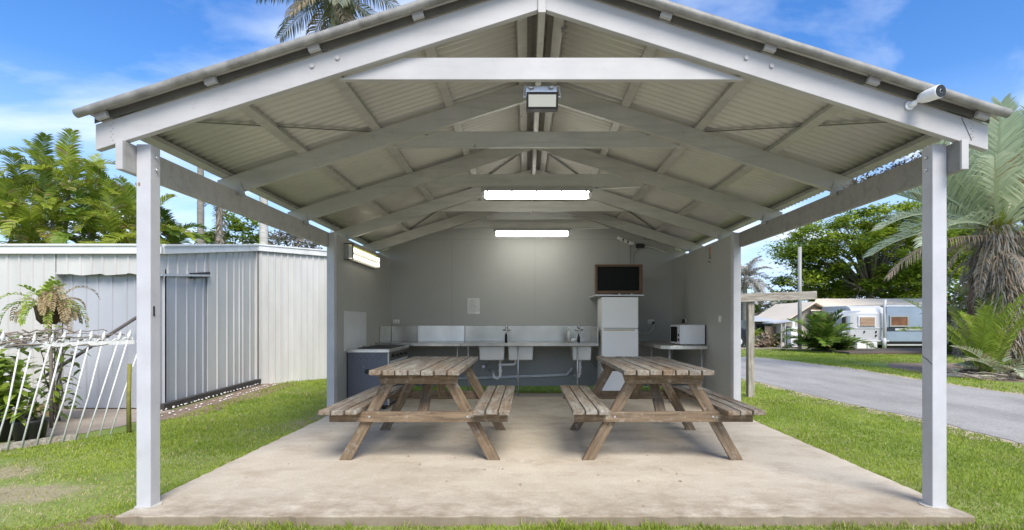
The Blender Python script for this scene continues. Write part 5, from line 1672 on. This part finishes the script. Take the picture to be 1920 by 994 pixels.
q.tube([(a, YB-0.5, GZ), (a, YB-0.5, pz(575, YB-0.5)), (a+0.06, YB-0.5, pz(562, YB-0.5))], 0.055, 10)
q.tube([(a, YB-0.5, GZ), (a, YB-0.5, pz(634, YB-0.5))], 0.085, 10)
tag(q.build('downpipe', M['cara_w']), 'white downpipe standing between the white and the blue caravan', 'pipe')
# low timber deck in front
q = MB(); q.box(px(1572, 20.6), px(1830, 20.6), 19.9, 22.6, GZ, GZ+0.10)
tag(q.build('timber_deck', simple('dark_deck', (0.11, 0.085, 0.065), 0.9, 0, 0.3, 2, 0.2, stretch=(0.2, 1, 1)), bevel=0.02), 'low dark timber deck on the grass in front of the blue caravan', 'deck')
# beige roof over the caravans (annex)
an = empty('annex_roof', (px(1640, 27), 28, GZ), 'long beige sheet roof on posts standing over the caravans', 'roof shelter')
q = MB()
q.add([(px(1520, 26.5), 26.5, pz(583, 26.5)), (px(1752, 26.5), 26.5, pz(579, 26.5)), (px(1748, 29.5), 29.5, pz(560, 29.5)), (px(1530, 29.5), 29.5, pz(560, 29.5)),
       (px(1520, 26.5), 26.5, pz(583, 26.5)-0.06), (px(1752, 26.5), 26.5, pz(579, 26.5)-0.06), (px(1748, 29.5), 29.5, pz(560, 29.5)-0.06), (px(1530, 29.5), 29.5, pz(560, 29.5)-0.06)],
      [(0,1,2,3),(7,6,5,4),(0,4,5,1),(1,5,6,2),(2,6,7,3),(3,7,4,0)])
q.build('roof', M['beige'], an)
q = MB(); q.box(px(1520, 26.45), px(1590, 26.45), 26.42, 26.48, pz(585.5, 26.45), pz(583.2, 26.45)); q.build('fascia', M['trim_dark'], an)
for a in (1524, 1600, 1680, 1745):
    MB().box(px(a, 26.6), px(a, 26.6)+0.1, 26.6, 26.7, GZ, pz(585, 26.6)).build('post', M['cream'], an)
q = MB()
q.bar((px(1590, 25.2), 25.2, pz(575, 25.2)), (px(1760, 25.2), 25.2, pz(566, 25.2)), 1.6, 0.07); q.build('awning_sheet', M['wallgrey'], an)
MB().box(px(1585, 29.4), px(1760, 29.4), 29.4, 29.5, GZ, pz(585, 29.4)).build('rear_wall', M['wallgrey'], an)
q = MB(); q.bar((px(1560, 22.9), 22.9, pz(596, 22.9)), (px(1600, 22.9), 22.9, pz(584, 22.9)), 1.0, 0.05)
tag(q.build('awning', M['cara_w']), 'sloping white awning left of the white caravan', 'awning')
# windowed annex between bush and caravan
ax_ = empty('caravan_annex', (px(1587, 23.6), 23.6, GZ), 'narrow pale annex with a dark window left of the white caravan', 'annex')
MB().box(px(1576, 23.6), px(1598, 23.6), 23.5, 24.6, GZ, pz(583, 23.6)).build('wall', M['cara_w'], ax_, 0.02)
MB().box(px(1579, 23.48), px(1586, 23.48), 23.47, 23.498, pz(618, 23.48), pz(592, 23.48)).build('window', M['glassd'], ax_)
MB().box(px(1588, 23.48), px(1594, 23.48), 23.46, 23.498, pz(622, 23.48), pz(592, 23.48)).build('door', M['cara_b'], ax_)

# gabled beige cottage
YH = 27.0
co = empty('beige_cottage', (px(1495, YH), YH+1.5, GZ), 'beige gabled cottage with a porch behind the bushy palm', 'house')
MB().box(px(1463, YH), px(1525, YH), YH, YH+3.5, GZ, pz(603, YH)).build('wall', M['cream'], co)
q = MB()
q.prism([(px(1458, YH), pz(605, YH)), (px(1520, YH), pz(566, YH)), (px(1585, YH), pz(600, YH)), (px(1585, YH), pz(602, YH)), (px(1520, YH), pz(568.5, YH)), (px(1458, YH), pz(607.5, YH))], 'y', YH-0.5, YH+3.8)
q.build('roof', M['beige'], co)
MB().prism([(px(1465, YH), pz(603.5, YH)), (px(1520, YH), pz(570, YH)), (px(1578, YH), pz(600.5, YH))], 'y', YH+0.01, YH+0.06).build('gable', M['cream'], co)
q = MB(); q.bar((px(1440, YH-1.2), YH-1.2, pz(606, YH-1.2)), (px(1492, YH-1.2), YH-1.2, pz(600, YH-1.2)), 1.2, 0.05); q.build('porch_roof', M['roofpale'], co)
for a in (1464, 1471):
    MB().box(px(a, YH-1.7), px(a+1.6, YH-1.7), YH-1.75, YH-1.68, GZ, pz(606, YH-1.7)).build('porch_post', M['cara_w'], co)
MB().box(px(1474, YH), px(1482, YH), YH-0.03, YH-0.001, GZ, pz(612, YH)).build('door', M['glassd'], co)
MB().box(px(1484, YH), px(1503, YH), YH-0.03, YH-0.001, pz(628, YH), pz(612, YH)).build('window', M['cara_l'], co)
MB().box(px(1484, 25), px(1500, 25), 24.8, 25.2, GZ, pz(622, 25)).build
pw = empty('water_heater', (px(1488, 25), 25, GZ), 'tall white heater cabinet standing outside the beige cottage', 'cabinet')
MB().box(px(1481, 25), px(1496, 25), 24.9, 25.3, GZ+0.05, pz(615, 25)).build('case', M['white'], pw, 0.02)
MB().box(px(1482, 25), px(1495, 25), 24.92, 25.28, GZ, GZ+0.05).build('base', M['black'], pw)
MB().box(px(1486, 25), px(1490, 25), 25.0, 25.1, pz(615, 25), pz(603, 25)).build('flue', M['white'], pw)
# white roofed house further left
YW2 = 28.0
wh = empty('white_roofed_house', (px(1438, YW2), YW2+1.5, GZ), 'low house with a pale roof and timber screen beyond the road', 'house')
MB().box(px(1404, YW2), px(1463, YW2), YW2, YW2+4, GZ, pz(600, YW2)).build('wall', M['wallgrey'], wh)
q = MB(); q.add([(px(1400, YW2-0.8), YW2-0.8, pz(601, YW2-0.8)), (px(1466, YW2-0.8), YW2-0.8, pz(601, YW2-0.8)), (px(1466, YW2+4), YW2+4, pz(592, YW2+4)), (px(1400, YW2+4), YW2+4, pz(592, YW2+4)),
   (px(1400, YW2-0.8), YW2-0.8, pz(603, YW2-0.8)), (px(1466, YW2-0.8), YW2-0.8, pz(603, YW2-0.8)), (px(1466, YW2+4), YW2+4, pz(594, YW2+4)), (px(1400, YW2+4), YW2+4, pz(594, YW2+4))],
   [(0,1,2,3),(7,6,5,4),(0,4,5,1),(1,5,6,2),(2,6,7,3),(3,7,4,0)])
q.build('roof', M['roofpale'], wh)
MB().box(px(1418, YW2), px(1432, YW2), YW2-0.04, YW2-0.001, pz(628, YW2), pz(608, YW2)).build('window', M['glassd'], wh)
MB().box(px(1408, YW2), px(1415, YW2), YW2-0.04, YW2-0.001, GZ, pz(606, YW2)).build('door', M['cara_l'], wh)
q = MB()
for k in range(9):
    a = 1434+k*3.1
    q.box(px(a, YW2-0.5), px(a+2.5, YW2-0.5), YW2-0.52, YW2-0.49, GZ+0.1, pz(612, YW2-0.5))
q.build('timber_screen', simple('screen_board', (0.28, 0.22, 0.16), 0.9, 0, 0.25, 3), wh)

# dark car, partly behind the timber frame
car = empty('parked_car', (px(1386, 26), 26, GZ), 'dark grey car parked beyond the road just right of the shelter wall', 'car')
def mirrored_car(x, y):
    prof = [(-2.1, 0.30), (-2.12, 0.62), (-1.95, 0.80), (-1.15, 0.88), (-0.75, 1.30), (-0.3, 1.42), (0.9, 1.42), (1.55, 1.05), (2.05, 0.95), (2.12, 0.55), (2.08, 0.30)]
    q = MB(); q.prism([(x+a, GZ+b_*0.9) for a, b_ in prof], 'y', y-0.8, y+0.8)
    q.build('body', simple('dark_car_paint', (0.035, 0.04, 0.05), 0.25, 0.4, 0.1), car, 0.06, 3)
    for s_ in (-0.81, 0.81):
        q = MB(); q.prism([(x-0.98, GZ+0.82), (x-0.68, GZ+1.15), (x+0.85, GZ+1.20), (x+1.3, GZ+0.92)], 'y', y+s_-0.005, y+s_+0.005)
        q.build('side_window', M['glassd'], car)
    for wx in (-1.35, 1.30):
        for s_ in (-0.78, 0.78):
            wb_ = MB().tube([(x+wx, y+s_-0.1, GZ+0.30), (x+wx, y+s_+0.1, GZ+0.30)], 0.30, 20).build('wheel', M['black'], car)
            MB().tube([(x+wx, y+s_-0.112, GZ+0.30), (x+wx, y+s_+0.112, GZ+0.30)], 0.17, 14).build('rim', M['silver'], wb_)
    for s_ in (-0.55, 0.55):
        MB().ball((x+2.07, y+s_, GZ+0.68), 0.12, 8, (0.5, 1.2, 0.6)).build('headlight', M['cara_l'], car)
mirrored_car(px(1402, 26)-2.1, 26)

# distant tree line closes the horizon
leaf_far = []
rr = random.Random(300)
q_l = Leafy()
for (xa, xb, Yd, hz0, hz1, cnt) in ((-70, -6, 62, 3.0, 6.5, 90), (-6, 90, 75, 3.0, 6.0, 110)):
    for k in range(cnt):
        X = xa+(xb-xa)*(k+rr.random())/cnt; H = rr.uniform(hz0, hz1); yy = Yd+rr.uniform(-4, 4); ct = rr.random()
        for j in range(110):
            p = Vector((X+rr.gauss(0, 1.3), yy+rr.gauss(0, 1.0), abs(rr.gauss(H*0.45, H*0.28))))
            a = rr.uniform(0, 6.28); d = Vector((math.cos(a), math.sin(a), rr.uniform(-0.5, 0.5))).normalized()
            q_l.quadstrip([p, p+d*0.45, p+d*0.9], [0.08, 0.28, 0.05], d.cross(UP).normalized(), min(1, max(0, ct*0.6+rr.uniform(-0.2, 0.2))), 0)
o = q_l.build('far_trees', M['leaf_tree']); tag(o, 'distant belt of green trees along the horizon', 'trees', kind='stuff')

# ------------------------------------------------------------------ grass blades
M['grass'] = leafmat('grass_blade', (0.21, 0.29, 0.03), (0.44, 0.51, 0.085), 0.50, 0.7, (0.54, 0.48, 0.25))
def inside_strip(x, y):
    # between verge edges?
    def interp(P, y):
        for i in range(len(P)-1):
            if P[i][1] <= y <= P[i+1][1]:
                t = (y-P[i][1])/(P[i+1][1]-P[i][1]); return P[i][0]+(P[i+1][0]-P[i][0])*t
        return None
    a, b_ = interp(RL, y), interp(RRt, y)
    return a is not None and b_ is not None and a-0.08 < x < b_+0.08

def vnoise(x, y, seed=0):
    """smooth value noise on numpy arrays"""
    rs = np.random.RandomState(seed); T = rs.rand(256, 256)
    xi = np.floor(x).astype(int); yi = np.floor(y).astype(int); fx = x-xi; fy = y-yi
    fx = fx*fx*(3-2*fx); fy = fy*fy*(3-2*fy)
    g_ = lambda a, b_: T[a % 256, b_ % 256]
    return (g_(xi, yi)*(1-fx)+g_(xi+1, yi)*fx)*(1-fy)+(g_(xi, yi+1)*(1-fx)+g_(xi+1, yi+1)*fx)*fy

def worn(x, y):
    g1 = np.exp(-((x+3.75)/0.75)**2-((y-3.75)/0.42)**2)
    g2 = np.exp(-((x+4.3)/0.45)**2-((y-4.35)/0.35)**2)*0.8
    g3 = np.exp(-((x+2.75)/0.35)**2-((y-6.9)/1.3)**2)*0.45
    g4 = np.exp(-((x+3.0)/0.35)**2-((y-4.7)/0.25)**2)*0.35
    g5 = np.exp(-((x+4.5)/0.6)**2-((y-3.2)/0.2)**2)*0.7
    return np.clip((g1+g2+g3+g4+g5)*(0.55+0.9*vnoise(x*3.1, y*3.1, 11)), 0, 1)

def grass(name, regions, label, seed):
    rs = np.random.RandomState(seed)
    VX, TT, FF = [], [], []
    for (x0, x1, y0, y1, dens, h, w_, straw, test) in regions:
        n = int((x1-x0)*(y1-y0)*dens)
        x = rs.uniform(x0, x1, n); y = rs.uniform(y0, y1, n)
        keep = np.array([test(a, b_) for a, b_ in zip(x, y)])
        x, y = x[keep], y[keep]
        bare = 0.65*vnoise(x*1.3+5, y*1.3, 3)+0.35*vnoise(x*4, y*4, 4)
        keep = rs.rand(len(x)) > np.clip((bare-0.50)*2.6*straw, 0, 0.8)
        x, y, bare = x[keep], y[keep], bare[keep]
        wr2 = worn(x, y)
        kk = rs.rand(len(x)) > wr2*0.60
        x, y, bare, wr2 = x[kk], y[kk], bare[kk], wr2[kk]
        n = len(x)
        tone = np.clip(0.70*vnoise(x*1.6, y*1.6+9, 5)+0.30*rs.rand(n), 0, 1)
        dead = (rs.rand(n) < np.clip(0.04+(bare-0.46)*1.3*straw+wr2*0.75, 0.02, 0.9)).astype(float)
        hh = 0.68*(0.75+0.6*vnoise(x*9, y*9, 15)**2)*h*(1-0.30*wr2)*rs.uniform(0.5, 1.25, n)*(0.75+0.5*vnoise(x*1.7, y*1.7, 6))
        a = rs.uniform(0, 2*np.pi, n); ln = rs.uniform(0.2, 0.95, n)*hh
        a2 = a+rs.uniform(-1.2, 1.2, n)+np.pi/2
        ww = w_*rs.uniform(0.6, 1.3, n)
        zb_ = np.full(n, GZ+0.001)
        bx, by = np.cos(a2)*ww, np.sin(a2)*ww
        mx_, my_ = x+np.cos(a)*ln*0.4, y+np.sin(a)*ln*0.4
        P = np.empty((n, 5, 3))
        P[:, 0] = np.stack([x-bx, y-by, zb_], 1); P[:, 1] = np.stack([x+bx, y+by, zb_], 1)
        P[:, 2] = np.stack([mx_-bx*.8, my_-by*.8, zb_+hh*0.62], 1); P[:, 3] = np.stack([mx_+bx*.8, my_+by*.8, zb_+hh*0.62], 1)
        P[:, 4] = np.stack([x+np.cos(a)*ln, y+np.sin(a)*ln, zb_+hh], 1)
        VX.append(P.reshape(-1, 3)); TT.append(np.repeat(np.stack([tone, 0*tone, dead, 0*tone+1], 1), 5, axis=0))
    Vt = np.concatenate(VX).astype(np.float32); T = np.concatenate(TT).astype(np.float32)
    n = len(Vt)//5
    base = np.arange(n)*5
    quads = np.stack([base, base+1, base+3, base+2], 1); tris = np.stack([base+2, base+3, base+4], 1)
    me = bpy.data.meshes.new(name)
    me.vertices.add(len(Vt)); me.vertices.foreach_set('co', Vt.ravel())
    loops = np.concatenate([quads.ravel(), tris.ravel()]).astype(np.int32)
    me.loops.add(len(loops)); me.loops.foreach_set('vertex_index', loops)
    me.polygons.add(2*n)
    ls = np.concatenate([np.arange(n)*4, 4*n+np.arange(n)*3]).astype(np.int32)
    me.polygons.foreach_set('loop_start', ls)
    me.update(calc_edges=True)
    ca = me.color_attributes.new("tint", 'FLOAT_COLOR', 'POINT'); ca.data.foreach_set("color", T.ravel())
    me.materials.append(M['grass'])
    o = bpy.data.objects.new(name, me); COL.objects.link(o)
    return tag(o, label, 'grass', kind='stuff')
def not_slab(x, y): return not (SX0-0.01 < x < SX1+0.01 and SY0-0.01 < y < SY1+0.01)
def rlawn(x, y): return not_slab(x, y) and not inside_strip(x, y)
def fence_side(x, y):
    # keep off the apron left of the fence line and the dirt strip
    if y < 4.6: return not_slab(x, y)
    if y < 6.1:
        return x > F0.x+(y-F0.y)/fd.y*fd.x-0.05
    return x > -4.55-0.09*(y-6.1) and not_slab(x, y)
grass('lawn_grass', [
    (2.5, 5.3, 2.6, 5.0, 4200, 0.040, 0.0032, 0.25, rlawn),
    (2.5, 5.3, 5.0, 8.0, 2600, 0.042, 0.0042, 0.3, rlawn),
    (2.5, 5.3, 8.0, 13.0, 1300, 0.045, 0.006, 0.3, rlawn),
    (-3.3, 3.4, 2.95, 3.225, 6000, 0.035, 0.003, 0.6, not_slab),
    (-4.6, -2.5, 3.0, 4.8, 4200, 0.036, 0.0032, 1.25, fence_side),
    (-5.2, -2.5, 4.8, 7.0, 2600, 0.040, 0.0042, 0.8, fence_side),
    (-5.0, -2.4, 7.0, 11.5, 1400, 0.045, 0.0058, 0.3, fence_side),
    (-2.6, 2.7, 8.80, 10.6, 1500, 0.05, 0.006, 0.0, not_slab),
    (-2.6, 3.0, 3.13, 3.212, 7000, 0.075, 0.003, 0.9, lambda x, y: not_slab(x, y) and math.sin(x*7)+math.sin(x*17+1)+math.sin(x*3.1) > 0.2),
    (-2.61, -2.545, 3.3, 9.0, 5000, 0.085, 0.0035, 0.4, lambda x, y: math.sin(y*7)+math.sin(y*17+1) > -0.6),
    (2.775, 2.84, 3.3, 9.0, 5000, 0.085, 0.0035, 0.3, lambda x, y: math.sin(y*8)+math.sin(y*15+2) > -0.6),
    (8.5, 16.0, 8.0, 19.8, 420, 0.055, 0.011, 0.25, lambda x, y: rlawn(x, y) and not (x > 9.8 and 10.4 < y < 15.8)),
    (4.0, 16.0, 18.5, 24.0, 260, 0.06, 0.014, 0.25, rlawn),
    (-4.8, 2.8, 11.5, 16.0, 250, 0.05, 0.012, 0.3, lambda x, y: not inside_strip(x, y)),
], 'short green lawn grass with straw coloured patches around the slab', 400)
# leaf litter caught between the right beam and the eave purlin
rr = random.Random(66)
L = Leafy()
for k in range(520):
    t = rr.random()
    p = Vector((2.735+rr.uniform(-0.02, 0.06), 3.5+1.0*t, 2.338+abs(rr.gauss(0, 0.022))))
    d = Vector((rr.uniform(-1, 1), rr.uniform(-1, 1), rr.uniform(-0.4, 0.7))).normalized(); l_ = rr.uniform(0.012, 0.035)
    L.quadstrip([p, p+d*l_*0.5, p+d*l_], [0.002, l_*0.25, 0.001], d.cross(UP).normalized(), rr.random(), 1.0 if rr.random() < 0.6 else 0)
tag(L.build('leaf_litter', M['leaf_grey']), 'dry leaf litter lodged on top of the right side beam under the eave', 'leaf litter', kind='stuff')
patch('bounce_yard', [(-7, -14), (4.7, -14), (4.7, 2.2), (3.0, 2.45), (-2.6, 2.4), (-7, 1.9)], GZ+0.004, simple('bounce_gravel', (0.44, 0.40, 0.36), 0.95, 0, 0.2, 5, 0.5, (0.26, 0.22, 0.17), 0.5), 9, 0.08)  # unseen pale ground added behind the camera to bounce neutral light into the shelter
# few dry leaves lying on the slab and lawn
rr = random.Random(55)
L = Leafy()
for k in range(70):
    if k < 30: x, y, z = rr.uniform(-2.4, 2.6), rr.uniform(3.25, 6.5), 0.003
    else: x, y, z = rr.choice([(rr.uniform(-4.8, -2.6)), rr.uniform(2.8, 4.8)]), rr.uniform(3.1, 7), GZ+0.035
    a = rr.uniform(0, 6.28); d = Vector((math.cos(a), math.sin(a), rr.uniform(-0.1, 0.2))); s_ = d.cross(UP).normalized()
    p = Vector((x, y, z)); l_ = rr.uniform(0.015, 0.04)
    L.quadstrip([p, p+d*l_*0.5+Vector((0,0,0.006)), p+d*l_], [0.002, l_*0.28, 0.001], s_, rr.random(), 1.0)
tag(L.build('fallen_leaves', M['leaf_grey']), 'tiny dry leaves scattered over the slab and the grass', 'leaves', kind='stuff')
